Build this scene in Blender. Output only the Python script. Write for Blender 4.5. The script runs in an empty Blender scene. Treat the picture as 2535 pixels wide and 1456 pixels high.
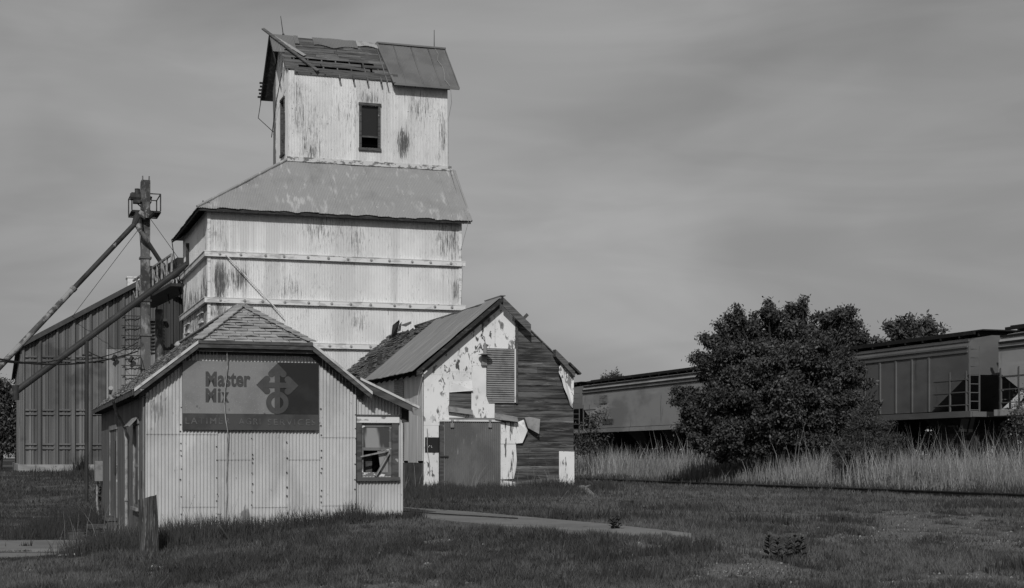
import bpy, bmesh, math, random
import numpy as np
from mathutils import Vector, Matrix, noise as mnoise

random.seed(7)
rng = np.random.default_rng(11)
S = bpy.context.scene
COL = S.collection
# ------------------------------------------------------------------ camera, sky, sun, exposure
KD, CX, HV, EYE = 3811.0, 1267.5, 1132.3, 1.6      # focal length and horizon in pixels of a 2535 px wide print
cam = bpy.data.cameras.new("camera")
cam.lens = KD / 2535.0 * 36.0
cam.sensor_width = 36.0
cam.shift_y = (HV - 728.0) / 2535.0
cam.clip_start, cam.clip_end = 0.5, 6000.0
camo = bpy.data.objects.new("camera", cam)
camo.location = (0, 0, EYE)
camo.rotation_euler = (math.radians(90), 0, 0)
COL.objects.link(camo)
S.camera = camo

SUN_EL, SUN_AZ = math.radians(34), math.radians(182.5)   # azimuth clockwise from +Y
w = bpy.data.worlds.new("World"); S.world = w; w.use_nodes = True
nt = w.node_tree; nt.nodes.clear()
def WN(t, **k):
    n = nt.nodes.new(t)
    for a, b in k.items(): setattr(n, a, b)
    return n
sky = WN("ShaderNodeTexSky", sky_type='NISHITA', sun_disc=False, sun_elevation=SUN_EL, sun_rotation=SUN_AZ,
         air_density=1.0, dust_density=3.0, ozone_density=1.0)
bw = WN("ShaderNodeRGBToBW"); nt.links.new(sky.outputs[0], bw.inputs[0])
lim = WN("ShaderNodeMapRange"); lim.inputs[1].default_value = 0; lim.inputs[2].default_value = 12
lim.inputs[3].default_value = 2.0; lim.inputs[4].default_value = 4.6
nt.links.new(bw.outputs[0], lim.inputs[0])
tc = WN("ShaderNodeTexCoord")
def cloud(loc, rot, scale, detail, lo, hi, a, b, dist=0.6):
    m = WN("ShaderNodeMapping"); m.inputs[1].default_value = loc; m.inputs[2].default_value = rot; m.inputs[3].default_value = scale
    nt.links.new(tc.outputs['Generated'], m.inputs[0])
    n = WN("ShaderNodeTexNoise"); n.inputs['Scale'].default_value = 1; n.inputs['Detail'].default_value = detail
    n.inputs['Roughness'].default_value = 0.5; n.inputs['Distortion'].default_value = dist
    nt.links.new(m.outputs[0], n.inputs[0])
    r = WN("ShaderNodeMapRange", interpolation_type='SMOOTHSTEP')
    for i, q in enumerate((lo, hi, a, b)): r.inputs[i + 1].default_value = q
    nt.links.new(n.outputs[0], r.inputs[0])
    return r.outputs[0]
def wmul(a, b):
    n = WN("ShaderNodeMath", operation='MULTIPLY'); nt.links.new(a, n.inputs[0]); nt.links.new(b, n.inputs[1]); return n.outputs[0]
c1 = cloud((3.1, 0.4, 1.7), (0, 0.34, 0), (2.4, 1.5, 6.0), 4, 0.34, 0.66, 0.86, 1.09, 0.9)
c2 = cloud((0.2, 5.1, 0.9), (0, 0.42, 0), (5.5, 2.0, 26.0), 4, 0.35, 0.70, 0.93, 1.06, 0.7)
def bank(u, v, su, sv, tilt, depth):      # one soft darker cloud bank in a given direction of the sky
    d = Vector(((u - CX) / KD, 1, (HV - v) / KD)).normalized()
    n0 = WN("ShaderNodeTexNoise"); n0.inputs['Scale'].default_value = 7; n0.inputs['Detail'].default_value = 4; nt.links.new(tc.outputs['Generated'], n0.inputs[0])
    ad = WN("ShaderNodeVectorMath", operation='MULTIPLY_ADD'); nt.links.new(n0.outputs[1], ad.inputs[0]); ad.inputs[1].default_value = (.07, .07, .05); nt.links.new(tc.outputs['Generated'], ad.inputs[2])
    m1 = WN("ShaderNodeVectorMath", operation='SUBTRACT'); nt.links.new(ad.outputs[0], m1.inputs[0]); m1.inputs[1].default_value = d + Vector((.035, .035, .025))
    m2 = WN("ShaderNodeMapping"); m2.inputs[2].default_value = (0, tilt, 0); nt.links.new(m1.outputs[0], m2.inputs[0])
    m3 = WN("ShaderNodeVectorMath", operation='MULTIPLY'); nt.links.new(m2.outputs[0], m3.inputs[0]); m3.inputs[1].default_value = (KD / su, 3, KD / sv)
    le = WN("ShaderNodeVectorMath", operation='LENGTH'); nt.links.new(m3.outputs[0], le.inputs[0])
    r = WN("ShaderNodeMapRange", interpolation_type='SMOOTHSTEP'); r.inputs[1].default_value = 0; r.inputs[2].default_value = 1.4; r.inputs[3].default_value = depth; r.inputs[4].default_value = 1
    nt.links.new(le.outputs['Value'], r.inputs[0]); return r.outputs[0]
c3 = cloud((1.3, 2.2, 4.45), (0, -0.35, 0), (1.5, 0.8, 4.2), 2, 0.36, 0.64, 0.95, 1.07, 0.3)
val = wmul(wmul(wmul(wmul(wmul(lim.outputs[0], c1), c2), c3), bank(1850, 190, 620, 170, .35, .74)), bank(640, 10, 420, 80, .30, .78))
bg = WN("ShaderNodeBackground"); bg.inputs[1].default_value = 0.115
nt.links.new(val, bg.inputs[0])
out = WN("ShaderNodeOutputWorld"); nt.links.new(bg.outputs[0], out.inputs[0])

sl = bpy.data.lights.new("sun", 'SUN'); sl.energy = 2.6; sl.angle = math.radians(0.55); sl.color = (1, 0.995, 0.985)
so = bpy.data.objects.new("sun", sl); COL.objects.link(so)
sd = Vector((math.sin(SUN_AZ) * math.cos(SUN_EL), math.cos(SUN_AZ) * math.cos(SUN_EL), math.sin(SUN_EL)))
so.rotation_euler = sd.to_track_quat('Z', 'Y').to_euler()
so.location = sd * 200
S.view_settings.view_transform = 'Standard'; S.view_settings.look = 'None'
S.view_settings.exposure = 0.0; S.view_settings.gamma = 1.0
S.cycles.max_bounces = 5; S.cycles.transparent_max_bounces = 6

# ------------------------------------------------------------------ helpers
V3 = Vector
def mat(name, base, layers=(), rough=0.85, metal=0.0, island=0.0, bump=0.0, bscale=(8, 8, 8), spec=0.25, objrand=0.0, attr=None):
    m = bpy.data.materials.new(name); m.use_nodes = True
    t = m.node_tree; t.nodes.clear()
    L = t.links.new
    def N(ty, **k):
        n = t.nodes.new(ty)
        for a, b in k.items(): setattr(n, a, b)
        return n
    o = N("ShaderNodeOutputMaterial"); p = N("ShaderNodeBsdfPrincipled"); L(p.outputs[0], o.inputs[0])
    p.inputs['Roughness'].default_value = rough; p.inputs['Metallic'].default_value = metal
    p.inputs['Specular IOR Level'].default_value = spec
    tc = N("ShaderNodeTexCoord")
    def noise(scale, detail, lo, hi, wear=0.0, seed=0.0, dist=0.0):
        mp = N("ShaderNodeMapping"); mp.inputs[3].default_value = scale; mp.inputs[1].default_value = (seed, seed * 1.7, seed * 0.6)
        L(tc.outputs['Object'], mp.inputs[0])
        n = N("ShaderNodeTexNoise"); n.inputs['Scale'].default_value = 1; n.inputs['Detail'].default_value = detail
        n.inputs['Roughness'].default_value = 0.6; n.inputs['Distortion'].default_value = dist
        L(mp.outputs[0], n.inputs[0])
        v = n.outputs[0]
        if wear:
            a = N("ShaderNodeAttribute", attribute_name='wear')
            mm = N("ShaderNodeMath", operation='MULTIPLY_ADD'); L(a.outputs['Fac'], mm.inputs[0]); mm.inputs[1].default_value = wear; L(v, mm.inputs[2])
            v = mm.outputs[0]
        r = N("ShaderNodeMapRange", interpolation_type='SMOOTHSTEP'); r.inputs[1].default_value = lo; r.inputs[2].default_value = hi
        L(v, r.inputs[0])
        return r.outputs[0]
    c = N("ShaderNodeRGB"); c.outputs[0].default_value = (base, base, base, 1); col = c.outputs[0]
    for i, ly in enumerate(layers):
        g, a = ly[0], ly[1:]
        f = None
        for k, q in enumerate(a):
            x = noise(q[0], q[1], q[2], q[3], q[4] if len(q) > 4 else 0.0, seed=i * 3.3 + k * 7.1 + len(name), dist=q[5] if len(q) > 5 else 0.0)
            if f is None: f = x
            else:
                mm = N("ShaderNodeMath", operation='MULTIPLY'); L(f, mm.inputs[0]); L(x, mm.inputs[1]); f = mm.outputs[0]
        mx = N("ShaderNodeMix", data_type='RGBA'); L(f, mx.inputs[0]); L(col, mx.inputs[6]); mx.inputs[7].default_value = (g, g, g, 1)
        col = mx.outputs[2]
    def vary(src, amt):
        nonlocal col
        r = N("ShaderNodeMapRange"); r.inputs[3].default_value = 1 - amt; r.inputs[4].default_value = 1 + amt; L(src, r.inputs[0])
        mx = N("ShaderNodeMix", data_type='RGBA', blend_type='MULTIPLY'); mx.inputs[0].default_value = 1
        L(col, mx.inputs[6]); L(r.outputs[0], mx.inputs[7]); col = mx.outputs[2]
    if island: vary(N("ShaderNodeNewGeometry").outputs['Random Per Island'], island)
    if objrand: vary(N("ShaderNodeObjectInfo").outputs['Random'], objrand)
    if attr:
        a = N("ShaderNodeAttribute", attribute_name=attr[0]); 
        mx = N("ShaderNodeMix", data_type='RGBA'); L(a.outputs['Fac'], mx.inputs[0]); L(col, mx.inputs[6]); mx.inputs[7].default_value = (attr[1],) * 3 + (1,)
        col = mx.outputs[2]
    L(col, p.inputs['Base Color'])
    if bump:
        mp = N("ShaderNodeMapping"); mp.inputs[3].default_value = bscale; L(tc.outputs['Object'], mp.inputs[0])
        n = N("ShaderNodeTexNoise"); n.inputs['Scale'].default_value = 1; n.inputs['Detail'].default_value = 4; L(mp.outputs[0], n.inputs[0])
        b = N("ShaderNodeBump"); b.inputs['Strength'].default_value = bump; b.inputs['Distance'].default_value = 0.03
        L(n.outputs[0], b.inputs['Height']); L(b.outputs[0], p.inputs['Normal'])
    return m

class MB:
    def __init__(s): s.v = []; s.f = []; s.w = {}
    def add(s, pts, faces):
        b = len(s.v); s.v.extend([tuple(p) for p in pts]); s.f.extend([tuple(i + b for i in f) for f in faces]); return b
    def hexa(s, p):
        s.add(p, [(0, 3, 2, 1), (4, 5, 6, 7), (0, 1, 5, 4), (1, 2, 6, 5), (2, 3, 7, 6), (3, 0, 4, 7)]); return s
    def box(s, x0, x1, y0, y1, z0, z1):
        return s.hexa([(x0, y0, z0), (x1, y0, z0), (x1, y1, z0), (x0, y1, z0), (x0, y0, z1), (x1, y0, z1), (x1, y1, z1), (x0, y1, z1)])
    def beam(s, a, b, w, h, up=(0, 0, 1)):
        a, b, up = V3(a), V3(b), V3(up); d = (b - a).normalized(); x = d.cross(up)
        if x.length < 1e-4: x = d.cross(V3((1, 0, 0)))
        x.normalize(); z = x.cross(d); x *= w / 2; z *= h / 2
        return s.hexa([a - x - z, a + x - z, b + x - z, b - x - z, a - x + z, a + x + z, b + x + z, b - x + z])
    def prism(s, poly, ext):
        n = len(poly); ext = V3(ext); p = [V3(q) for q in poly] + [V3(q) + ext for q in poly]
        s.add(p, [tuple(range(n))[::-1], tuple(range(n, 2 * n))] + [(i, (i + 1) % n, n + (i + 1) % n, n + i) for i in range(n)]); return s
    def tube(s, pts, r, n=8, cap=True):
        pts = [V3(p) for p in pts]; rs = r if isinstance(r, (list, tuple)) else [r] * len(pts); b = len(s.v); ref = None
        for i, p in enumerate(pts):
            d = (pts[min(i + 1, len(pts) - 1)] - pts[max(i - 1, 0)]).normalized()
            if ref is None: ref = d.orthogonal().normalized()
            x = (ref - d * ref.dot(d)); x = x.normalized() if x.length > 1e-5 else d.orthogonal().normalized()
            ref = x; y = d.cross(x)
            for k in range(n):
                a = 2 * math.pi * k / n; s.v.append(tuple(p + (x * math.cos(a) + y * math.sin(a)) * rs[i]))
        for i in range(len(pts) - 1):
            for k in range(n):
                s.f.append((b + i * n + k, b + i * n + (k + 1) % n, b + (i + 1) * n + (k + 1) % n, b + (i + 1) * n + k))
        if cap:
            s.f.append(tuple(b + k for k in range(n))[::-1]); e = b + (len(pts) - 1) * n; s.f.append(tuple(e + k for k in range(n)))
        return s
    def poly(s, pts): s.add(pts, [tuple(range(len(pts)))]); return s
    def corr(s, O, U, V, Nn, u0, u1, f0, f1, amp=0.009, lam=0.068, seg=6, openings=(), rows=1, wear=None, dent=0.0, phase=0.0):
        O, U, V, Nn = V3(O), V3(U), V3(V), V3(Nn)
        us = list(np.arange(u0, u1, lam / seg)) + [u1]
        for (a, b, c, d) in openings: us += [a, b]
        us = sorted(x for x in us if u0 - 1e-9 <= x <= u1 + 1e-9)
        us = [x for i, x in enumerate(us) if i == 0 or x - us[i - 1] > 1e-5]
        key = {}
        def vert(u, v):
            k = (round(u, 5), round(v, 4))
            if k not in key:
                d = amp * math.sin(2 * math.pi * u / lam + phase)
                if dent: d += dent * (mnoise.noise(V3((u * 0.9, v * 0.7, 3.3 + phase))) + 0.5 * mnoise.noise(V3((u * 3.1, v * 2.3, 9 + phase))))
                key[k] = len(s.v); s.v.append(tuple(O + U * u + V * v + Nn * d))
                if wear: s.w[key[k]] = wear(u, v)
            return key[k]
        for i in range(len(us) - 1):
            a, b = us[i], us[i + 1]; m = (a + b) / 2
            la, lb, ta, tb = f0(a), f0(b), f1(a), f1(b)
            cuts = sorted((c, d) for (p, q, c, d) in openings if p < m < q)
            seg_a, seg_b = [], []; ca, cb = la, lb
            for (c, d) in cuts:
                if c > max(ca, cb): seg_a.append((ca, min(c, ta))); seg_b.append((cb, min(c, tb)))
                ca = cb = d
            if ta > ca + 1e-6 or tb > cb + 1e-6: seg_a.append((ca, max(ta, ca))); seg_b.append((cb, max(tb, cb)))
            for (p, q), (p2, q2) in zip(seg_a, seg_b):
                for r in range(rows):
                    t0, t1 = r / rows, (r + 1) / rows
                    ids = [vert(a, p + (q - p) * t0), vert(b, p2 + (q2 - p2) * t0), vert(b, p2 + (q2 - p2) * t1), vert(a, p + (q - p) * t1)]
                    ids = [x for j, x in enumerate(ids) if x not in ids[:j]]
                    if len(ids) >= 3: s.f.append(tuple(ids))
        return s
    def build(s, name, material, parent=None, smooth=False, label=None):
        me = bpy.data.meshes.new(name); me.from_pydata(s.v, [], s.f); me.validate()
        if s.w and len(me.vertices) == len(s.v):
            at = me.attributes.new('wear', 'FLOAT', 'POINT'); arr = np.zeros(len(s.v), np.float32)
            for k, x in s.w.items(): arr[k] = x
            at.data.foreach_set('value', arr)
        me.materials.append(material)
        if smooth: me.polygons.foreach_set('use_smooth', [True] * len(me.polygons))
        me.update()
        o = bpy.data.objects.new(name, me); COL.objects.link(o)
        if parent is not None: o.parent = parent
        if label: o['label'] = label
        return o
def fixn(o):
    bm = bmesh.new(); bm.from_mesh(o.data); bmesh.ops.recalc_face_normals(bm, faces=bm.faces); bm.to_mesh(o.data); bm.free(); return o
def tag(o, label=None, cat=None, group=None, kind=None):
    if label: o['label'] = label
    if cat: o['category'] = cat
    if group: o['group'] = group
    if kind: o['kind'] = kind
    return o
def thing(name, label, cat, loc=(0, 0, 0), rz=0.0, group=None):
    o = bpy.data.objects.new(name, None); COL.objects.link(o); o.location = loc; o.rotation_euler = (0, 0, rz); o.empty_display_size = 0.3
    return tag(o, label, cat, group)
def copy_tree(o, parent=None):
    c = o.copy(); COL.objects.link(c); c.parent = parent
    for ch in list(o.children): copy_tree(ch, c)
    return c
def fast_mesh(name, co, faces, material, attrs=None, parent=None):
    me = bpy.data.meshes.new(name); co = np.asarray(co, np.float32); faces = np.asarray(faces, np.int32)
    k = faces.shape[1]; n = len(faces)
    me.vertices.add(len(co)); me.vertices.foreach_set('co', co.ravel())
    me.loops.add(n * k); me.loops.foreach_set('vertex_index', faces.ravel())
    me.polygons.add(n); me.polygons.foreach_set('loop_start', np.arange(0, n * k, k, dtype=np.int32))
    me.update(calc_edges=True)
    for a, arr in (attrs or {}).items():
        at = me.attributes.new(a, 'FLOAT', 'POINT'); at.data.foreach_set('value', np.asarray(arr, np.float32))
    me.materials.append(material)
    o = bpy.data.objects.new(name, me); COL.objects.link(o)
    if parent is not None: o.parent = parent
    return o

TH = math.atan(1267.5 / KD)         # everything here stands square to the railway, turned this much from the view
E1 = V3((math.cos(TH), math.sin(TH), 0)); E2 = V3((-math.sin(TH), math.cos(TH), 0))
class Frame:
    """local axes of a building: x along its front, y going back, z up; reads sizes off the measured corner points"""
    def __init__(s, u, D): s.o = V3(((u - CX) / KD * D, D, 0)) if u is not None else V3((0, 0, 0))
    def loc(s, X, Y, Z=0):
        d = V3((X, Y, 0)) - s.o; return V3((d.dot(E1), d.dot(E2), Z))
    def wld(s, p): return s.o + E1 * p[0] + E2 * p[1] + V3((0, 0, p[2]))
    def hit(s, u, v, p, n):
        c = s.loc(0, 0, EYE); a = (u - CX) / KD; d = V3((a * E1.x + E1.y, a * E2.x + E2.y, (HV - v) / KD))
        n = V3(n); t = (V3(p) - c).dot(n) / d.dot(n); return c + d * t
    def front(s, u, v, y=0.0): return s.hit(u, v, (0, y, 0), (0, 1, 0))
    def side(s, u, v, x=0.0): return s.hit(u, v, (x, 0, 0), (1, 0, 0))
    def thing(s, name, label, cat, group=None): return thing(name, label, cat, s.o, TH, group)
def at(u, v, D): return V3(((u - CX) / KD * D, D, EYE + (HV - v) / KD * D))
CROP = {1: (591.5, 33.8, .26696), 2: (405.6, 371.8, .31333), 3: (0, 422.5, .29025), 4: (0, 802.7, .44855), 5: (321.1, 718.3, .29333),
        6: (211.25, 997.1, .35), 's': (439.4, 878.8, .14667), 7: (861.9, 709.8, .25531), 8: (861.9, 997.1, .25533)}
def C(k, x, y): a, b, q = CROP[k]; return (a + q * x, b + q * y)

# ------------------------------------------------------------------ materials (a black-and-white place: greys only)
st = (22, 22, 0.9)
M = {}
M['tower'] = mat('painted_corrugated', 0.665, [
    (0.57, ((0.5, 0.5, 0.35), 4, 0.4, 0.65)),
    (0.54, ((1.2, 1.2, 0.05), 3, 0.52, 0.62)),
    (0.28, ((26, 26, 1.8), 5, 0.60, 0.66, 0.10), ((1.1, 1.1, 0.7), 4, 0.46, 0.66, 0.28)),
    (0.12, ((30, 30, 1.5), 6, 0.635, 0.665, 0.17), ((0.9, 0.9, 0.7), 4, 0.52, 0.64, 0.30)),
    (0.34, ((46, 46, 5), 3, 0.60, 0.66, 0.08), ((1.3, 1.3, 1.0), 4, 0.45, 0.62, 0.25)),
    (0.09, ((30, 30, 1.1), 5, 0.60, 0.64, 0.10), ((3.0, 3.0, 0.4), 3, 0.62, 0.70, 0.16)),
    (0.16, ((11, 11, 9), 2, 0.735, 0.76, 0.05),),
], rough=0.6, spec=0.3)
M['tower_side'] = mat('painted_sheet', 0.70, [
    (0.60, ((0.5, 0.5, 0.35), 4, 0.4, 0.65)),
    (0.30, ((5, 5, 1.0), 5, 0.62, 0.66, 0.3), ((0.8, 0.8, 0.5), 3, 0.45, 0.6, 0.5)),
    (0.14, ((8, 8, 1.3), 5, 0.63, 0.66, 0.45), ((0.6, 0.6, 0.5), 3, 0.5, 0.64, 0.5)),
], rough=0.6)
M['office'] = mat('galvanised_corrugated', 0.48, [
    (0.38, ((0.8, 0.8, 0.5), 4, 0.42, 0.62)),
    (0.53, ((1.6, 1.6, 0.7), 3, 0.55, 0.7)),
    (0.24, ((13, 13, 6), 3, 0.69, 0.73, 0.3),),
    (0.20, ((30, 30, 2.0), 4, 0.66, 0.72, 0.4), ((0.9, 0.9, 0.9), 3, 0.58, 0.7, 0.6)),
], rough=0.5, spec=0.4)
M['roof_galv'] = mat('weathered_galvanised_roof', 0.27, [
    (0.40, ((5.5, 1.4, 1.2), 5, 0.52, 0.64), ((0.6, 0.6, 0.6), 3, 0.40, 0.6)),
    (0.22, ((0.5, 0.5, 0.5), 3, 0.5, 0.7)),
    (0.44, ((6, 6, 4), 4, 0.66, 0.72)),
], rough=0.6, spec=0.3)
M['roof_dark'] = mat('dark_metal_roof', 0.155, [
    (0.12, ((0.7, 0.7, 0.7), 3, 0.4, 0.65)), (0.22, ((14, 0.5, 0.5), 4, 0.62, 0.72))], rough=0.55, spec=0.3)
M['roof_barn'] = mat('streaked_metal_roof', 0.185, [
    (0.26, ((0.5, 9, 0.5), 3, 0.50, 0.68)), (0.13, ((0.4, 14, 0.4), 3, 0.58, 0.70))], rough=0.55, spec=0.3)
M['trim'] = mat('peeling_trim', 0.62, [(0.25, ((3, 3, 7), 5, 0.55, 0.62)), (0.12, ((6, 6, 9), 5, 0.62, 0.67))], rough=0.75)
M['trim_tower'] = mat('band_paint', 0.62, [(0.40, ((1.6, 1.6, 5), 5, 0.50, 0.62)), (0.16, ((5, 5, 12), 5, 0.64, 0.69))], rough=0.75)
M['wood_grey'] = mat('weathered_wood', 0.115, [
    (0.055, ((1.1, 6, 26), 5, 0.42, 0.60)), (0.19, ((2.0, 10, 42), 4, 0.60, 0.72)), (0.035, ((4, 9, 60), 3, 0.64, 0.70))], rough=0.92, island=0.32, bump=0.4, bscale=(3, 20, 40))
M['wood_dark'] = mat('dark_siding', 0.088, [
    (0.13, ((1.6, 6, 30), 5, 0.54, 0.66)), (0.030, ((0.9, 3, 11), 5, 0.42, 0.62)), (0.19, ((0.9, 3, 5.5), 4, 0.56, 0.68), ((3.0, 6, 44), 4, 0.44, 0.60)), (0.012, ((3, 6, 55), 3, 0.62, 0.70))],
    rough=0.9, island=0.28, bump=0.5, bscale=(3, 20, 40))
M['wood_pale'] = mat('bare_plank', 0.24, [(0.14, ((9, 9, 3), 4, 0.45, 0.65))], rough=0.9, island=0.2)
M['wood_vert'] = mat('grey_board_wall', 0.125, [
    (0.08, ((8, 3, 0.5), 4, 0.45, 0.65)), (0.17, ((12, 9, 0.8), 4, 0.60, 0.72)), (0.03, ((40, 30, 0.8), 3, 0.68, 0.73))], rough=0.9, island=0.2)
M['wood_black'] = mat('rotten_dark_wood', 0.030, [(0.07, ((5, 5, 9), 4, 0.5, 0.68))], rough=0.95)
M['post'] = mat('old_post_wood', 0.085, [(0.035, ((20, 20, 1.6), 5, 0.46, 0.56)), (0.17, ((26, 26, 2.2), 5, 0.56, 0.66)), (0.015, ((34, 34, 1.5), 4, 0.62, 0.66))], rough=0.95, bump=0.6, bscale=(30, 30, 3))
M['flaky'] = mat('flaking_white_sheet', 0.70, [
    (0.60, ((0.8, 0.8, 0.8), 3, 0.45, 0.65)),
    (0.20, ((4.6, 4, 2.3), 6, 0.565, 0.605, 0.25, 0.5), ((1.0, 1.0, 0.9), 3, 0.44, 0.54, 0.3)),
    (0.075, ((6.0, 5, 2.8), 6, 0.595, 0.63, 0.2, 0.5), ((0.9, 0.9, 0.9), 3, 0.44, 0.55)),
    (0.30, ((20, 16, 3.0), 4, 0.66, 0.70), ((1.6, 1.6, 1.2), 3, .48, .6)),
    (0.10, ((15, 12, 11), 3, 0.69, 0.72),)], rough=0.65)
M['flaky_streak'] = mat('streaked_white_sheet', 0.68, [(0.56, ((0.8, 0.8, 0.8), 3, 0.45, 0.65)), (0.10, ((9, 9, 1.1), 6, 0.575, 0.60), ((2.2, 2.2, 0.9), 3, 0.38, 0.48)), (0.09, ((11, 11, 8), 4, 0.66, 0.69))], rough=.65)
M['sheet_side'] = mat('pale_grey_sheet', 0.58, [(0.46, ((2.5, 2.5, 0.4), 3, 0.45, 0.6)), (0.2, ((9, 9, 1.5), 4, 0.66, 0.70))], rough=0.7)
M['sheet_grey'] = mat('bare_grey_sheet', 0.21, [(0.14, ((3, 3, 3), 4, 0.45, 0.65)), (0.3, ((9, 9, 5), 4, 0.64, 0.70))], rough=0.6)
M['sheet_mid'] = mat('grey_corrugated_shutter', 0.235, [(0.16, ((2, 2, 2), 4, 0.45, 0.65))], rough=0.6)
M['door_corr'] = mat('dull_corrugated_door', 0.135, [(0.10, ((1.2, 1.2, 0.6), 4, 0.42, 0.6)), (0.22, ((20, 20, 2.5), 4, 0.62, 0.68), ((1.1, 1.1, 1.4), 2, 0.58, 0.66))], rough=0.6)
M['concrete'] = mat('old_concrete', 0.18, [(0.14, ((0.9, 0.9, 0.9), 5, 0.42, 0.62)), (0.21, ((5, 5, 5), 4, 0.58, 0.7)), (0.09, ((2.2, 0.5, 2), 5, 0.62, 0.68))], rough=0.95)
M['concrete_dark'] = mat('dark_concrete', 0.085, [(0.05, ((2, 2, 2), 5, 0.42, 0.62)), (0.16, ((6, 6, 6), 5, 0.63, 0.72))], rough=0.95)
M['concrete_base'] = mat('foundation_concrete', 0.30, [(0.2, ((1, 1, 2), 5, 0.42, 0.62)), (0.1, ((3, 3, 3), 5, 0.62, 0.7))], rough=0.95)
M['shingle'] = mat('curled_shingles', 0.32, [(0.25, ((2, 2, 2), 4, 0.42, 0.62)), (0.40, ((22, 22, 22), 3, 0.58, 0.72)), (0.15, ((9, 9, 9), 4, 0.62, 0.7))], rough=0.98, island=0.16)
M['roof_under'] = mat('roof_deck_wood', 0.045, [(0.07, ((5, 5, 5), 4, 0.5, 0.65))], rough=0.95)
M['fascia'] = mat('bare_fascia', 0.085, [(0.05, ((3, 3, 12), 5, 0.45, 0.6)), (0.30, ((3, 3, 5), 5, 0.66, 0.70))], rough=0.9)
M['drip'] = mat('pale_drip_edge', 0.50, [(0.3, ((3, 3, 3), 4, 0.52, 0.66))], rough=0.6)
M['sash'] = mat('flaking_sash', 0.15, [(0.10, ((4, 4, 9), 4, .45, .6)), (0.60, ((5, 5, 9), 5, .60, .64))], rough=.8)
M['trim_worn'] = mat('worn_side_trim', 0.24, [(0.12, ((6, 6, 3), 5, .48, .6)), (0.5, ((7, 7, 5), 5, .62, .66))], rough=.8)
M['glass'] = mat('dusty_glass', 0.055, [(0.26, ((2.6, 2.6, .5), 3, 0.52, 0.62))], rough=0.15, spec=0.5)  # pale patch in the colour stands in for the pane's reflection
M['glass_dark'] = mat('dark_glass', 0.018, [(0.05, ((2, 2, 2), 3, 0.55, 0.72))], rough=0.3, spec=0.3)
M['black'] = mat('dark_inside', 0.012, rough=1.0, spec=0.0)
M['iron'] = mat('rusty_dark_iron', 0.030, [(0.055, ((4, 4, 4), 4, 0.5, 0.65))], rough=0.75)
M['leg'] = mat('rusting_painted_steel', 0.10, [
    (0.04, ((1.2, 1.2, 1.0), 4, 0.42, 0.55)), (0.24, ((2.6, 2.6, 1.1), 6, 0.50, 0.60), ((0.6, 0.6, 0.45), 3, 0.40, 0.54)), (0.17, ((9, 9, 4), 4, 0.58, 0.66))], rough=0.7)
M['pipe_patchy'] = mat('patchy_spout_steel', 0.045, [(0.02, ((1, 1, 1), 3, 0.42, 0.6)), (0.22, ((1.3, 1.3, 1.3), 6, 0.62, 0.68))], rough=0.7)
M['pipe_pale'] = mat('bleached_spout_steel', 0.07, [(0.25, ((1.6, 1.6, 1.6), 6, 0.47, 0.58)), (0.05, ((4, 4, 4), 4, 0.60, 0.68))], rough=0.7)
M['pipe_dark'] = mat('dark_spout_steel', 0.030, [(0.042, ((1.5, 1.5, 1.5), 4, 0.5, 0.65))], rough=0.65)
M['galv'] = mat('dull_galvanised', 0.34, [(0.22, ((4, 4, 4), 4, 0.45, 0.65))], rough=0.5)
M['truss'] = mat('galvanised_truss', 0.24, [(0.10, ((3, 3, 3), 4, 0.48, 0.62))], rough=0.6)
M['storage'] = mat('storage_panel_paint', 0.125, [(0.095, ((0.5, 0.5, 0.12), 4, 0.42, 0.6)), (0.15, ((1.2, 1.2, 0.1), 4, 0.56, 0.7)), (0.07, ((0.4, 0.4, 0.5), 3, 0.55, 0.68))], rough=0.6, island=0.38)  # random tone per rib face stands in for light and shade on the ribs
M['storage_pale'] = mat('pale_storage_panel', 0.30, [(0.2, ((1.5, 1.5, 0.2), 4, 0.42, 0.62))], rough=0.6, island=0.15)
M['storage_dark'] = mat('dark_storage_panel', 0.035, [(0.05, ((1.5, 1.5, 0.2), 4, 0.42, 0.62))], rough=0.6)  # very dark tone for the upper right wall panels
M['storage_roof'] = mat('storage_roof_edge', 0.05, [(0.07, ((1, 1, 1), 4, 0.5, 0.65))], rough=0.6)
M['white'] = mat('white_paint', 0.6, [(0.4, ((3, 3, 3), 4, 0.5, 0.66))], rough=0.6)
M['sign_pale'] = mat('faded_sign_face', 0.20, [(0.155, ((0.9, 0.9, 0.9), 5, 0.42, 0.60)), (0.25, ((40, 40, 40), 2, 0.58, 0.72)), (0.06, ((6, 6, 4), 5, 0.66, 0.73))], rough=0.6)
M['sign_dark'] = mat('dark_sign_face', 0.016, [(0.024, ((2, 2, 2), 4, 0.45, 0.65)), (0.06, ((5, 5, 9), 5, 0.70, 0.75))], rough=0.5)
M['sign_strip'] = mat('dull_sign_strip', 0.060, [(0.04, ((2, 2, 2), 4, 0.42, 0.62)), (0.07, ((9, 9, 9), 4, 0.62, 0.74))], rough=0.55)
M['sign_ink'] = mat('raised_sign_letters', 0.062, [(0.052, ((6, 6, 6), 4, 0.42, 0.62)), (0.07, ((9, 9, 9), 3, 0.62, 0.7))], rough=0.5)
M['sign_ghost'] = mat('ghost_lettering', 0.105, [(0.068, ((7, 7, 9), 4, 0.46, 0.56))], rough=0.55)
M['wire'] = mat('black_wire', 0.02, rough=0.7)
M['wire_pale'] = mat('pale_cable', 0.30, [(0.18, ((9, 9, 9), 3, 0.45, 0.65))], rough=0.7)
M['rail'] = mat('rail_steel', 0.022, [(0.05, ((2, 2, 2), 4, 0.5, 0.7))], rough=0.6)
M['ballast'] = mat('ballast_stone', 0.14, [(0.07, ((6, 6, 6), 4, 0.45, 0.6)), (0.25, ((9, 9, 9), 3, 0.62, 0.72))], rough=1.0, bump=0.8, bscale=(12, 12, 12))
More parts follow.
